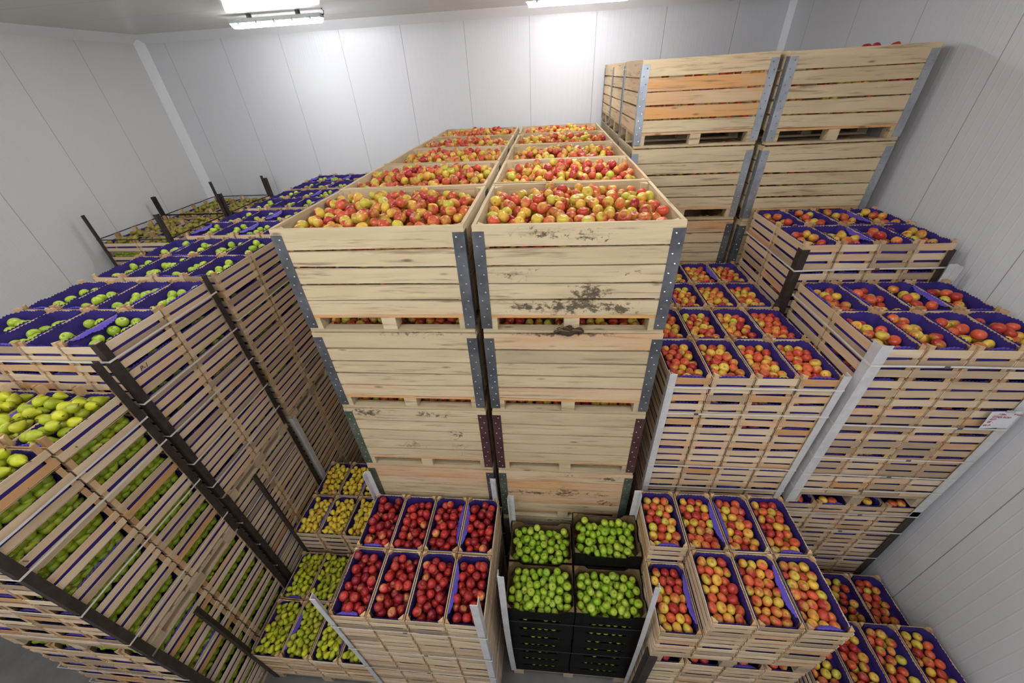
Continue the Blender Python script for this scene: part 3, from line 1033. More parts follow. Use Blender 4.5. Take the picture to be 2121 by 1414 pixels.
def bin_side(s):
    k = MB()
    for z0, z1 in PLZ:
        k.bar(1, -BD / 2 + .023, BD / 2 - .023, s * BW / 2, s * (BW / 2 - .022), z0 + U(-.003, .003), z1 + U(-.003, .002), 4, 0, .0015, min(1, max(0, random.gauss(.5, .14))), 0, 0.0, .006)
    return k


def strip_mesh(sx, sy, mat):
    """angle iron with rivets round one corner"""
    k = MB()
    x, y, t, a = sx * BW / 2, sy * BD / 2, .003, .068
    z0, z1 = .035, .700
    X0, X1 = sorted((x + sx * t, x - sx * a)); Y0, Y1 = sorted((y, y + sy * t))
    k.box(X0, X1, Y0, Y1, z0, z1, 2)
    X0, X1 = sorted((x, x + sx * t)); Y0, Y1 = sorted((y, y - sy * a))
    k.box(X0, X1, Y0, Y1, z0, z1, 2)
    for i in range(11):
        z = z0 + .03 + i * (z1 - z0 - .06) / 10
        o = .022 if i % 2 else .046
        k.dome((x - sx * o, y + sy * t, z), (0, sy, 0), .0065, 1)
        k.dome((x + sx * t, y - sy * o, z), (sx, 0, 0), .0065, 1)
    return k.mesh('corner_strip', [mat, RIVET])


STRIPS = {}
def strips(mat):
    if mat.name not in STRIPS: STRIPS[mat.name] = {(sx, sy): strip_mesh(sx, sy, mat) for sx in (-1, 1) for sy in (-1, 1)}
    return STRIPS[mat.name]


k = MB()
for i in range(8):
    y0 = -BD / 2 + .001 + i * (BD - .122) / 7
    k.bar(0, -BW / 2 + .002, BW / 2 - .002, y0, y0 + .12, .118, .140, 2, 0, .001)
DECK = k.mesh('bin_deck', BINW)
BLOCK = []
for x in (-BW / 2 + .055, 0.0, BW / 2 - .055):
    for y in (-BD / 2 + .05, 0, BD / 2 - .05):
        k = MB(); k.box(x - .05, x + .05, y - .048, y + .048, .024, .117, 0, U(.2, .5)); BLOCK.append(k.mesh('bin_block', BINW))
RUN = []
for y in (-BD / 2 + .05, 0, BD / 2 - .05):
    k = MB(); k.bar(0, -BW / 2 + .004, BW / 2 - .004, (y - .049) if y < .1 else y - .02, (y + .020) if y < .1 else y + .049, .002, .023, 4, 0, .001, U(.3, .6)); RUN.append(k.mesh('bin_runner', BINW))
BRACE = {}
for sx in (-1, 1):
    for sy in (-1, 1):
        k = MB()
        x, y, e = sx * (BW / 2 - .024), sy * (BD / 2 - .024), .065
        pts = [(x, y), (x - sx * e, y), (x, y - sy * e)]
        k.prism(pts if sx * sy > 0 else pts[::-1], .141, .728, 2, .55); BRACE[(sx, sy)] = k.mesh('bin_brace', BINW)
SIDES = {s: [bin_side(s).mesh('bin_side', BINW) for _ in range(4)] for s in (-1, 1)}
BACKS = [bin_front(None, 0.0, 1).mesh('bin_back', BINW) for _ in range(4)]
FRONTS = [bin_front().mesh('bin_front', BINW) for _ in range(6)]


def make_bin(x, y, z, label, group, mat=None, tones=None, dirt=0.0, fl=None, fr=None):
    """x, y: middle of the bin, z: base"""
    t = thing('wooden_bin', label, 'bin', (x + U(-.004, .004), y, z), U(-.003, .003), group)
    obj('front_panel', bin_front(tones, dirt).mesh('bin_front', BINW) if tones or dirt else random.choice(FRONTS), t)
    obj('back_panel', random.choice(BACKS), t)
    for s in (-1, 1): obj('side_panel', random.choice(SIDES[s]), t)
    for (sx, sy), me in strips(mat or STEEL).items():
        if sy < 0 and sx < 0 and fl: me = strips(fl)[(sx, sy)]
        if sy < 0 and sx > 0 and fr: me = strips(fr)[(sx, sy)]
        obj('corner_strip', me, t)
    for me in BRACE.values(): obj('corner_brace', me, t)
    dk = obj('pallet_deck', DECK, t)
    for me in BLOCK: obj('block', me, dk)
    for me in RUN: obj('runner', me, dk)
    return t


def plain_bin(x, y, z, label, group):
    o = tag(obj('wooden_bin', HIDDEN_BIN), label, 'bin', group)
    o.location = (x, y, z)


hb = MB()
for (z0, z1) in PLZ:
    for s in (-1, 1):
        hb.bar(0, -BW / 2, BW / 2, s * BD / 2, s * (BD / 2 - .022), z0, z1, 1)
        hb.bar(1, -BD / 2 + .023, BD / 2 - .023, s * BW / 2, s * (BW / 2 - .022), z0, z1, 1)
hb.box(-BW / 2 + .002, BW / 2 - .002, -BD / 2 + .001, BD / 2 - .001, .118, .140)
for x in (-BW / 2 + .055, 0.0, BW / 2 - .055):
    hb.box(x - .05, x + .05, -BD / 2 + .004, BD / 2 - .004, .002, .117, 1)
HIDDEN_BIN = hb.mesh('bin_hidden', BINW)

LEV = ['top', 'second', 'third', 'fourth', 'fifth', 'sixth', 'lowest']
orange = 0.97
look = {   # (column, level from the top): plank tones, dirt, strips
    ('A', 0): dict(tones=[.52, .58, .56, .58, .62]),
    ('A', 1): dict(tones=[.42, .52, .45, .62, .70], dirt=blobs((.2, .73, .35, .02, .7))),
    ('A', 2): dict(tones=[.48, .52, .50, .42, .45], dirt=blobs((-.42, .69, .17, .05, 1), (.12, .69, .07, .03, .9), (.26, .68, .06, .03, .9), (.33, .45, .05, .06, 1), (.33, .31, .05, .03, .9), (-.10, .30, .10, .06, .55), (.33, .20, .05, .03, .8)), fr=RUST, fl=GREENST),
    ('A', 3): dict(tones=[.82, .72, .45, .60, .5], fl=GREENST),
    ('B', 0): dict(tones=[.55, .38, .46, .44, .50], dirt=blobs((-.18, .68, .15, .03, .75), (.10, .66, .10, .05, .6), (-.35, .43, .15, .04, .5), (.10, .30, .11, .07, 1), (-.02, .20, .20, .05, .95), (.30, .19, .10, .04, .9), (-.32, .20, .10, .04, .8), (.33, .43, .05, .03, .8))),
    ('B', 1): dict(tones=[.80, .28, .38, .46, .80], dirt=blobs((-.05, .74, .3, .02, .9))),
    ('B', 2): dict(tones=[.42, .48, .46, .42, .45], fl=RUST, fr=RUST),
    ('B', 3): dict(tones=[.70, .84, .86, .84, .42], dirt=blobs((-.32, .42, .22, .03, .85), (.0, .44, .08, .07, .85), (.25, .43, .18, .03, .7), (.40, .30, .09, .04, 1), (.40, .67, .08, .03, .9), (.05, .70, .10, .02, .7)), fl=GREENST, fr=GREENST),
    ('B', 4): dict(tones=[.40, .36, .4, .4, .4], dirt=blobs((.0, .7, .3, .03, .6)), fr=GREENST),
    ('C', 0): dict(mat=BRIGHTST, tones=[.58, .96, .90, .98, .52]),
    ('C', 1): dict(mat=BRIGHTST, tones=[.45, .42, .46, .40, .45]),
    ('C', 2): dict(tones=[.90, .62, .6, .6, .5]),
    ('D', 0): dict(mat=BRIGHTST, tones=[.48, .36, .38, .44, .46]),
    ('D', 1): dict(mat=BRIGHTST, tones=[.38, .44, .36, .44, .46]),
    ('D', 2): dict(tones=[.40, .35, .4, .4, .4]),
}
COLN = {'A': 'left of the two front bin columns', 'B': 'right of the two front bin columns', 'C': 'inner bin column by the right wall', 'D': 'outer bin column by the right wall'}
ROWN = ['front', 'second', 'third', 'fourth', 'rearmost']


def bin_fruit_top(x, y, z, text, group, n, near):
    # z: base of the bin
    add_tray_fruit('apple', (x, y, z), 0.0, BW - .05, BD - .05, .036, .004, .20, n, .05, .735, text, group, None, 'bin', -.004)


def bin_fruit_wall(x, y, z, rim=True):
    """apples that show through the slits of a full bin and over its rim from below"""
    for zz in (.600, .485, .370, .254):
        for q in range(15):
            if R() < .25: continue
            px = x - BW / 2 + .08 + q * (BW - .16) / 14 + U(-.012, .012)
            add_loose('apple', (px, y - BD / 2 + .022 + .040 + U(0, .01), z + zz + U(-.012, .012)), .036, 'front slits of a wooden bin', 'striped apples seen through bin slits', None, .12, 'none')
    for q in range(15 if rim else 0):
        for rr in range(3):
            px = x - BW / 2 + .075 + q * (BW - .15) / 14 + U(-.012, .012)
            add_loose('apple', (px, y - BD / 2 + .07 + rr * .07 + U(-.01, .01), z + .712 + U(-.02, .012)), .036, 'rim of a wooden bin under another', 'striped apples seen through the pallet gaps', None, .25, 'none')


for col, cx, y0, nrow, nlev, z0 in (('A', -.622, 0.0, 5, 6, 0.0), ('B', .622, 0.0, 5, 6, 0.0), ('C', 1.912, 2.28, 3, 7, 0.0), ('D', 3.150, 2.20, 3, 7, 0.0)):
    for r_ in range(nrow):
        for l_ in range(nlev):
            z = z0 + (nlev - 1 - l_) * .746
            y = y0 + BD / 2 + r_ * DP
            top = l_ == 0
            # rear rows show only their uppermost bin
            if r_ == 0 or top:
                if r_ == 0:
                    lab = f"wooden pallet bin, {LEV[l_] if l_ < nlev - 1 else 'lowest'} of the {COLN[col]}"
                else:
                    lab = f"wooden pallet bin in the {ROWN[r_]} row, behind the {COLN[col].split(' of')[0] if col in 'AB' else COLN[col]}" + (' front bin' if col in 'AB' else '')
                lk = look.get((col, l_), {}) if r_ == 0 else {}
                make_bin(cx, y, z, lab, 'wooden pallet bins', **lk)
                if top and col in 'AB':
                    bin_fruit_top(cx, y, z, f"{ROWN[r_]} {'left' if col == 'A' else 'right'} bin of the middle block", f"striped apples heaped in the {ROWN[r_]} {'left' if col == 'A' else 'right'} bin", 430 if r_ < 2 else 330, r_ < 2)
                if r_ == 0: bin_fruit_wall(cx, y, z, not top)
                if top and col == 'D' and r_ == 0:
                    for q in range(3): add_loose('apple', (cx + (.08, .15, .30)[q], y - .35 + U(-.03, .03), z + .730), .036, f'rim of the {COLN[col]}', 'striped apples over the rim of the highest bins', None, .6, col)
            else:
                plain_bin(cx, y, z, 'wooden pallet bin out of sight behind the ' + ('middle front bins' if col in 'AB' else 'right-hand front bins'), 'wooden bins hidden behind the ' + ('middle' if col in 'AB' else 'right-hand') + ' front bins')

# clod of mud with dry grass on the pallet foot of the top right front bin
mb = MB()
cx, cy, cz = .600, -.012, ZT - .746 + .030
for q in range(26):
    px, pz, pr = cx + max(-.08, min(.08, random.gauss(0, .045))), cz + max(-.03, min(.035, random.gauss(.004, .018))), U(.009, .026)
    v, f, _lp = lathe(apple_prof(5, .8, 0), 6)
    a = mb.verts([(px + p[0] * pr * 1.6, cy - .004 + p[1] * pr * .7, pz + p[2] * pr) for p in v])
    for ff in f: mb.face(*(a + j for j in ff))
mud = tag(obj('mud_clod', mb.mesh('mud_clod', MUD)), 'dark clod of mud with dry grass on the top right front bin foot', 'mud')
mb = MB()
for q in range(9):
    a0 = U(0, 3.1)
    p = Vector((cx + U(-.10, .03), cy - .012, cz + U(-.01, .03)))
    dx, dz = math.cos(a0) * .07, abs(math.sin(a0)) * .05
    mb.tube([tuple(p), tuple(p + Vector((dx * .5, -.015, dz))), tuple(p + Vector((dx, -.010, dz * .8 - .01)))], .0016, 4)
obj('dry_grass', mb.mesh('dry_grass', STRAW), mud)

# ------------------------------------------------------------------ black cartons of green apples
CW2, CD2, CH = .57, .375, .186


def carton_parts():
    out = []
    t = .006
    w, d, h = CW2 - .006, CD2 - .006, CH - .002
    lo = h - .046

    def scallop(s, axis):
        k = MB()
        half = (w if axis == 0 else d) / 2
        e = .095 if axis == 0 else .12
        prof = [(-half, 0), (half, 0), (half, h), (half - e, h), (half - e - .03, lo), (-half + e + .03, lo), (-half + e, h), (-half, h)]
        q = (d if axis == 0 else w) / 2
        def pt(u, z, dep):
            v = s * (q - dep)
            return (u, v, z) if axis == 0 else (v, u, z)
        a = k.verts([pt(u, z, 0) for u, z in prof] + [pt(u, z, t) for u, z in prof])
        n = len(prof)
        # outside skin black, inside skin brown
        parts = [(0, 1, 4, 5), (1, 2, 3, 4), (0, 5, 6, 7)]
        for p in parts:
            k.face(*(a + j for j in p), mat=0); k.face(*(a + n + j for j in p[::-1]), mat=1)
        for j in range(n): k.face(a + j, a + (j + 1) % n, a + n + (j + 1) % n, a + n + j, mat=0)
        return k
    out.append(('front_wall', scallop(-1, 0))); out.append(('back_wall', scallop(1, 0)))
    out.append(('side_wall', scallop(-1, 1))); out.append(('side_wall', scallop(1, 1)))
    k = MB(); k.box(-w / 2 + t, w / 2 - t, -d / 2 + t, d / 2 - t, 0, .005, 0, None, 1); out.append(('base', k))
    for sx in (-1, 1):
        for sy in (-1, 1):
            k = MB()
            x, y, e = sx * (w / 2 - t - .001), sy * (d / 2 - t - .001), .05
            pts = [(x, y), (x - sx * e, y), (x - sx * e * .8, y - sy * .006), (x - sx * .006, y - sy * e * .8), (x, y - sy * e)]
            k.prism(pts if sx * sy > 0 else pts[::-1], .005, h, 2, None, 1)
            out.append(('corner_gusset', k))
    return [(n, k.mesh('carton_' + n, [CARTB, CARTI])) for n, k in out]


CP = carton_parts()
pallet(.135, 1.265, -.87, -.12, 0.0, 'pallet on the floor under the black cartons')
for c_ in range(2):
    for r_ in range(2):
        nl = 9 if (c_, r_) == (1, 1) else 8
        for l_ in range(nl):
            x, y, z = .135 + CW2 * (c_ + .5) - .005, -.87 + CD2 * (r_ + .5), .145 + l_ * CH
            side, row = ('left', 'right')[c_], ('front', 'rear')[r_]
            lev = nl - 1 - l_
            lt = 'open top one' if lev == 0 else ORD[lev] + ' down'
            t = thing('black_carton', f'black cardboard fruit carton, {lt}, {side} {row} pile, between red and striped pallets', 'carton', (x, y, z), U(-.004, .004), 'black cartons of green apples')
            for nm, me in CP: obj(nm, me, t)
            if lev == 0:
                add_tray_fruit('green_apple', (x, y, z), 0.0, CW2 - .03, CD2 - .03, .0315, .0025, .055, 112, .035, CH - .036, f'{side} {row} open black carton', f'green apples in the {side} {row} open black carton', None, 'BLK', -.022)
            elif r_ == 0:
                for q in range(7):
                    if R() < .15: continue
                    add_loose('green_apple', (x - .19 + q * .062 + U(-.006, .006), y - CD2 / 2 + .041, z + CH - .050 + U(-.006, .004)), .031, f'{ORD[lev]} carton down, {side} front pile', 'green apples seen in the carton slots', None, .3, 'BLK')

# ------------------------------------------------------------------ edge boards and straps
def edge_board(x, y, z0, z1, sx, sy, mat, label, lean=(0, 0), bow=(0, 0), arm=.052, group='edge boards on the pallets'):
    """angle-shaped board standing on the outer corner (sx, sy) of a stack"""
    k = MB()
    n, t, H = 8, .005, z1 - z0
    prof = [(0, 0), (arm, 0), (arm, t), (t, t), (t, arm), (0, arm)]
    rows = []
    for i in range(n + 1):
        q = i / n
        ox = lean[0] * q + bow[0] * math.sin(math.pi * q); oy = lean[1] * q + bow[1] * math.sin(math.pi * q)
        rows += [(-sx * u + sx * t * 1.2 + ox, -sy * v + sy * t * 1.2 + oy, H * q) for u, v in prof]
    a = k.verts(rows)
    for i in range(n):
        for j in range(6):
            q = (a + i * 6 + j, a + i * 6 + (j + 1) % 6, a + (i + 1) * 6 + (j + 1) % 6, a + (i + 1) * 6 + j)
            k.face(*(q if sx * sy > 0 else q[::-1]))
    for b0, rev in ((a, True), (a + n * 6, False)):
        for tri in ((0, 1, 2, 3), (0, 3, 4, 5)):
            k.face(*(b0 + j for j in (tri[::-1] if rev == (sx * sy > 0) else tri)))
    o = tag(obj('edge_board', k.mesh('edge_board', mat)), label, 'edge board', group)
    o.location = (x, y, z0)
    return o


def strap(x0, x1, y0, y1, z, label, mat=None, tilt=0.0, wid=.014, clip=None):
    """packing band round a stack"""
    t = thing('packing_strap', label, 'strap', ((x0 + x1) / 2, (y0 + y1) / 2, z), 0, 'packing straps round the stacks')
    w, d = (x1 - x0) / 2 + .009, (y1 - y0) / 2 + .009
    k = MB()
    th = .0012
    pts = [(-w, -d), (w, -d), (w, d), (-w, d)]
    ring = [[], [], [], []]
    segs = 6
    path = []
    for i in range(4):
        a, c = np.array(pts[i]), np.array(pts[(i + 1) % 4])
        for q in range(segs):
            p = a + (c - a) * q / segs
            path.append((p[0], p[1], tilt * p[0] / w + U(-.003, .003)))
    n = len(path)
    a = k.verts([(x, y, zz) for x, y, zz in path] + [(x, y, zz + wid) for x, y, zz in path] + [(x * (1 + th / w), y * (1 + th / d), zz + wid) for x, y, zz in path] + [(x * (1 + th / w), y * (1 + th / d), zz) for x, y, zz in path])
    for i in range(n):
        j = (i + 1) % n
        for q in range(4): k.face(a + q * n + i, a + q * n + j, a + ((q + 1) % 4) * n + j, a + ((q + 1) % 4) * n + i)
    obj('band', k.mesh('strap_band', mat or STRAPW), t)
    if clip is not None:
        k = MB(); zz = tilt * clip / w; k.box(clip - .016, clip + .016, -d - .005, -d - .0015, zz - .002, zz + wid + .002); obj('clip', k.mesh('strap_clip', CLIPM), t)
    return t


def rel(z): return ZT + z

# near-left pears
X1 = -2.50
edge_board(X1, -1.375, 1.70, 3.56, 1, -1, PBLACK, 'dark edge board on the near corner of the upper near-left pear stack', (0, 0), (.006, 0))
edge_board(X1 + .012, -1.380, .10, 1.685, 1, -1, PBLACK, 'dark edge board on the near corner of the lower near-left pear stack', (0, 0), (.01, 0), .06)
edge_board(X1, -.381, 1.72, 3.74, 1, 1, PBLACK, 'dark edge board rising at the rear corner of the near-left pear stack', (0, 0), (.004, 0))
edge_board(X1 + .010, -.379, .10, 1.70, 1, 1, PBLACK, 'dark edge board low on the rear corner of the near-left pears')
edge_board(X1, -.325, 2.12, rel(-.64), 1, -1, PBLACK, 'dark edge board on the near corner of the first green apple stack', (0, 0), (.006, 0))
edge_board(X1 + .010, -.325, .10, 2.10, 1, -1, PBLACK, 'dark edge board low on the near corner of the first green apples')
edge_board(X1, .675, 2.05, rel(-.61), 1, 1, PBLACK, 'dark edge board between the first and second green apple stacks', (0, 0), (.006, .0))
edge_board(X1 + .012, .755, .30, rel(-2.47), 1, -1, PWHITE, 'white edge board at the foot of the second green apple stack', (0, 0), (0, 0), .06)
edge_board(X1 + .010, .672, .10, rel(-2.50), 1, 1, PBLACK, 'dark edge board low on the rear corner of the first green apples', (0, 0))
for q, (n_, zs) in enumerate([('upper', (1.95, 2.45, 2.95, 3.20)), ('lower', (.35, .75, 1.15))]):
    for j, z in enumerate(zs): strap(-3.72, X1 + .004, -1.378, -.38, z + .003, f'white strap round the {n_} near-left pears, {ORD[len(zs) - 1 - j]} from its top', clip=None)
for q, (n_, zs) in enumerate([('upper', (2.28, 2.60, 2.95, 3.30, 3.69)), ('lower', (.4, .85, 1.3, 1.7))]):
    for j, z in enumerate(zs): strap(-3.74, X1 + .004, -.328, .675, z, f'pale strap round the {n_} first green apple stack, {ORD[len(zs) - 1 - j]} from its top')
for j, z in enumerate((2.35, 2.85, 3.35)): strap(-3.74, X1 + .004, .752, 1.757, z, f'pale strap round the second green apple stack, {ORD[2 - j]} from its top')
# pears along the left wall
BX0, BX1 = -6.13, -4.97
zt = rel(-1.0)
for (x, y, sx, sy, top, lab) in [(BX0, 2.79, -1, -1, .34, 'dark edge board at the front wall-side corner of the left-wall pears'), (BX1, 2.79, 1, -1, .33, 'dark edge board at the front inner corner of the left-wall pears'),
                                 (BX0, 3.962, -1, 1, .30, 'dark edge board by the left wall between the two pear stacks'), (BX1, 3.962, 1, 1, .50, 'tall dark edge board, front one of the pair in the left-wall pears'),
                                 (BX1, 4.02, 1, -1, .30, 'shorter dark edge board, rear one of the pair in the left-wall pears'), (BX1, 5.19, 1, 1, .34, 'dark edge board at the far inner corner of the left-wall pears')]:
    edge_board(x, y, 1.75, zt + top, sx, sy, PBLACK, lab)
edge_board(-4.77, 5.02, .01, rel(-.67), 1, 1, PBLACK, 'broad dark edge board by the back wall, next to the left-wall pears', arm=.07)
strap(BX0, BX1, 2.79, 3.962, zt - .02, 'black strap round the top of the front left-wall pears', STRAPB)
strap(BX0, BX1, 4.02, 5.192, zt - .02, 'black strap round the top of the rear left-wall pears', STRAPB)
# low pears in front of the bins
edge_board(-2.405, -1.075, .02, 1.68, -1, -1, PBLACK, 'dark edge board at the near corner of the low green pears', (0, 0))
edge_board(-2.42, -.05, .02, rel(-2.44), -1, -1, PBLACK, 'dark edge board between the green and yellow pears', (0, 0))
# red apples
z9 = rel(-2.30)
edge_board(-1.185, -1.092, .03, z9, -1, -1, PWHITE, 'white edge board on the left near corner of the red apples', (-.02, 0), (0, 0), .045)
edge_board(.017, -1.092, .03, rel(-2.20), 1, -1, PWHITE, 'white edge board on the right near corner of the red apples', (-.01, 0), (0, 0), .055)
edge_board(-1.185, -.056, .03, rel(-2.27), -1, 1, PWHITE, 'white edge board at the rear left corner of the red apples', (-.03, 0))
edge_board(.017, -.056, .03, rel(-2.30), 1, 1, PWHITE, 'white edge board at the rear right corner of the red apples', (-.02, 0))
for j, z in enumerate((1.70, 1.22, .75)): strap(-1.19, .022, -1.097, -.05, z, f'white strap round the red apples, {ORD[j]} from the top', clip=(-.02, .06, 0)[j])
# black cartons
edge_board(.135, -.125, .15, rel(-2.44), -1, 1, PWHITE, 'white edge board behind the left rear black cartons', (-.015, 0))
edge_board(1.265, -.125, .15, rel(-2.29), 1, 1, PWHITE, 'white edge board behind the right rear black cartons', (0, .004))
edge_board(.127, -.876, .15, rel(-2.26), -1, -1, PWHITE, 'bowed white edge board on the left near corner of the black cartons', (-.006, -.004), (-.004, -.03), .05)
edge_board(1.262, -.912, .15, rel(-2.15), 1, -1, PWHITE, 'bowed white edge board on the right near corner of the black cartons', (-.045, -.02), (.0, -.02), .036)
strap(.132, 1.262, -.873, -.12, 1.42, 'black strap round the upper black cartons', STRAPB)
strap(.132, 1.262, -.873, -.12, .78, 'black strap round the lower black cartons', STRAPB)
# striped apples on the right
edge_board(1.275, -1.03, .02, rel(-3.10), -1, -1, PBLACK, 'black edge board on the left near corner of the lower striped apples', (0, 0), (0, 0), .07)
edge_board(1.362, .088, 1.84, rel(-1.155), -1, -1, PWHITE, 'white edge board on the left near corner of the middle apple pallet')
edge_board(2.576, .088, 1.86, rel(-1.155), 1, -1, PWHITE, 'white edge board on the right near corner of the middle apple pallet')
edge_board(2.576, 1.10, 1.84, rel(-1.10), 1, 1, PBLACK, 'black edge board at the rear corner of the middle apple pallet')
for j, z in enumerate((3.19, 2.92, 2.28, 1.98)): strap(1.365, 2.573, .087, 1.102, z, f'white strap round the middle apple pallet, {ORD[j]} from the top', tilt=U(-.006, .002), clip=None if j != 1 else -.35)
edge_board(2.637, .068, 1.86, rel(-.875), -1, -1, PWHITE, 'broad white edge board on the left corner of the tall right-wall pallet', (0, 0), (.0, 0), .075)
edge_board(3.800, .068, 1.70, rel(-.875), 1, -1, PWHITE, 'warped white edge board by the right wall on the tall pallet', (-.005, 0), (.022, 0), .075)
edge_board(3.800, .068, .10, 1.78, 1, -1, PBLACK, 'black edge board low on the tall pallet by the right wall', (0, 0), (.01, 0), .07)
for j, (z, cl) in enumerate(((3.43, -.12), (2.86, .28), (2.48, .12), (2.26, .08), (2.06, -.05))): strap(2.64, 3.80, .066, 1.066, z, f'white strap round the upper tall right-wall pallet, {ORD[j]} from the top', tilt=-.004, clip=cl)
for j, (z, cl) in enumerate(((1.70, .1), (1.42, .05), (.95, 0))): strap(2.64, 3.80, .066, 1.066, z, f'white strap round the lower tall right-wall pallet, {ORD[j]} from the top', clip=cl)
edge_board(2.597, 1.122, 2.10, rel(-.64), -1, -1, PBLACK, 'black edge board on the left near corner of the highest pallet', (0, 0), (0, 0), .065)
edge_board(3.772, 1.122, 2.10, rel(-.66), 1, -1, PBLACK, 'black edge board on the wall-side near corner of the highest pallet', (0, 0))
edge_board(3.800, 1.068, 1.86, rel(-.76), 1, 1, PWHITE, 'short white edge board rising behind the tall pallet by the wall', (0, 0), (0, 0), .06)
strap(2.60, 3.772, 1.120, 2.10, rel(-.825), 'white strap round the highest right-wall pallet', tilt=.010, clip=.06)

# hand-written sheet on the tall right-wall pallet
k = MB()
nx, nz = 8, 4
W, H = .20, .165
vs = []
for j in range(nz + 1):
    for i in range(nx + 1):
        u, v = i / nx, j / nz
        vs.append((-W / 2 + W * u, -.010 * (1 - u) ** 2 * (1 + .6 * (1 - v)) - .002 * math.sin(v * 5), -H / 2 + H * v))
a = k.verts(vs + [(x, y + .0008, z) for x, y, z in vs])
n = (nx + 1) * (nz + 1)
for j in range(nz):
    for i in range(nx):
        q = (j * (nx + 1) + i, j * (nx + 1) + i + 1, (j + 1) * (nx + 1) + i + 1, (j + 1) * (nx + 1) + i)
        k.face(*(a + p for p in q)); k.face(*(a + n + p for p in q[::-1]))
edge = [i for i in range(nx + 1)] + [(j + 1) * (nx + 1) - 1 for j in range(1, nz + 1)] + [nz * (nx + 1) + i for i in range(nx - 1, -1, -1)] + [j * (nx + 1) for j in range(nz - 1, 0, -1)]
for i in range(len(edge)):
    p, q = edge[i], edge[(i + 1) % len(edge)]
    k.face(a + q, a + p, a + n + p, a + n + q)
sheet = tag(obj('paper_sheet', k.mesh('paper_sheet', PAPER)), 'white sheet with red handwriting on the tall right-wall pallet', 'paper')
sheet.location = (3.69, .052, rel(-1.505))
for (txt, u, v, s) in (('1 20m', -.055, .060, .018), ('ETNA ROD', -.078, .033, .022), ('217', -.080, .008, .022), ('02 -', -.083, -.018, .022), ('65. P', -.092, -.052, .022), ('9 kom', .040, .060, .020)):
    o = obj('handwriting', text_mesh('handwriting', txt, s, INK, .25, .0003, .0006), sheet); o.location = (u, -.0145, v); o.rotation_euler = (math.pi / 2, 0, -.05)
    tag(o, 'red felt-pen writing')
k = MB(); k.box(-.03, .03, -.0165, -.015, -.008, .014); o = obj('tape', k.mesh('tape', plain('grey_tape', (.45, .47, .46), .4)), sheet); o.location = (.02, .011, .082)

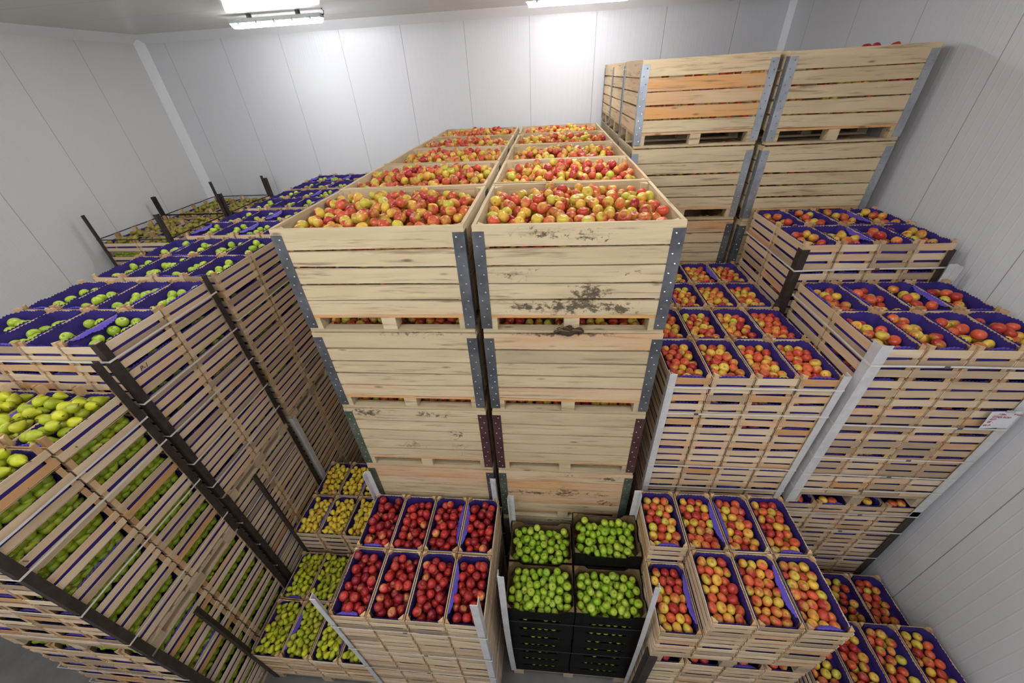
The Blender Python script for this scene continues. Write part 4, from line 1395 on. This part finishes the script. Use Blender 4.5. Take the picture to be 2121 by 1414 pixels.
# ------------------------------------------------------------------ fruit objects
MAXI = 300
TONEW = {
    'apple': lambda t: 'yellowish' if t[0] < .40 else ('crimson' if t[0] > .72 and t[2] > .45 else ('orange-red' if t[0] > .62 else 'two-tone')),
    'red_apple': lambda t: 'dark-red' if t[2] > .6 else ('bright-red' if t[0] > .8 else 'red-and-yellow'),
    'green_apple': lambda t: 'pale-green' if t[1] > .5 else 'bright-green',
    'pear': lambda t: 'yellowish' if t[1] > .68 else 'green',
    'yellow_pear': lambda t: 'golden' if t[1] < .4 else 'greenish',
}
FCAT = {'apple': 'apple', 'red_apple': 'apple', 'green_apple': 'apple', 'pear': 'pear', 'yellow_pear': 'pear'}
FNOUN = {'apple': 'apple', 'red_apple': 'apple', 'green_apple': 'apple', 'pear': 'pear', 'yellow_pear': 'pear'}
for kind, recs in FRUIT.items():
    idx = sorted(range(len(recs)), key=lambda i: -recs[i][6])
    single = [i for i in idx[:MAXI] if recs[i][6] > 0]
    sset = set(single)
    meshes, lo = TEMPL[kind]
    for i in single:
        W, r, q, tn, text, grp, sc, lim = recs[i]
        o = obj(kind, random.choice(meshes))
        o.rotation_mode = 'QUATERNION'
        o.location = W; o.rotation_quaternion = q; o.scale = (r, r, r)
        o.color = (*tn, 1.0)
        tag(o, f"{TONEW[kind](tn)} {FNOUN[kind]}, {lim + ' of ' if lim else ''}{text}", FCAT[kind], grp)
        o['group'] = 'look-alikes, ' + o['label']
        if 'pear' in kind or sc * F_PX > 15:
            s_ = obj('stem', STEM_PEAR if 'pear' in kind else STEM_APPLE, o)
    others = [recs[i] for i in range(len(recs)) if i not in sset]
    if not others: continue
    tv, tf, tl = lo
    nv = len(tv)
    N = len(others)
    rot = np.array([np.array(o_[2].to_matrix()) for o_ in others])
    co = np.einsum('nij,vj->nvi', rot, tv) * np.array([o_[1] for o_ in others])[:, None, None] + np.array([o_[0] for o_ in others])[:, None, :]
    lens = np.array([len(f) for f in tf]); flat = np.concatenate([np.array(f) for f in tf])
    loops = (flat[None, :] + (np.arange(N) * nv)[:, None]).ravel()
    tot = np.tile(lens, N)
    start = np.concatenate([[0], np.cumsum(tot)[:-1]])
    me = bpy.data.meshes.new(kind + '_heap')
    me.vertices.add(N * nv); me.vertices.foreach_set('co', co.ravel())
    me.loops.add(len(loops)); me.loops.foreach_set('vertex_index', loops)
    me.polygons.add(len(tot)); me.polygons.foreach_set('loop_start', start)
    me.polygons.foreach_set('use_smooth', np.ones(len(tot), bool))
    me.update(calc_edges=True)
    me.materials.append(FMAT[kind])
    a = me.attributes.new('lp', 'FLOAT_VECTOR', 'POINT'); a.data.foreach_set('vector', np.tile(tl.ravel(), N))
    a = me.attributes.new('tone3', 'FLOAT_VECTOR', 'POINT'); a.data.foreach_set('vector', np.repeat(np.array([o_[3] for o_ in others]), nv, axis=0).ravel())
    o = tag(obj(kind + '_heap', me), f'the many smaller-looking {FRN[kind]}s farther off or behind slats', FNOUN[kind] + 's', kind='stuff')
    o.color = (0, 0, 0, 1)
    print('FRUIT', kind, len(recs), 'single', len(single), 'smallest', recs[single[-1]][6] * F_PX)
print('CRATES', len(crates), 'visible', sum(1 for k in crates if k['score'] > 0), 'single', len(chosen))

# ------------------------------------------------------------------ world and view
w = bpy.data.worlds.new('world'); bpy.context.scene.world = w
w.use_nodes = True
w.node_tree.nodes['Background'].inputs[0].default_value = (0.9, 0.95, 1.0, 1)
w.node_tree.nodes['Background'].inputs[1].default_value = 0.0
sc = bpy.context.scene
sc.view_settings.view_transform = 'Standard'
sc.view_settings.look = 'None'
sc.view_settings.exposure = 0.70
sc.cycles.max_bounces = 4
sc.cycles.diffuse_bounces = 3
sc.cycles.glossy_bounces = 2
sc.cycles.use_light_tree = False
sc.cycles.caustics_reflective = False
sc.cycles.caustics_refractive = False
sc.view_settings.gamma = 1.0
sc.view_settings.use_curve_mapping = False
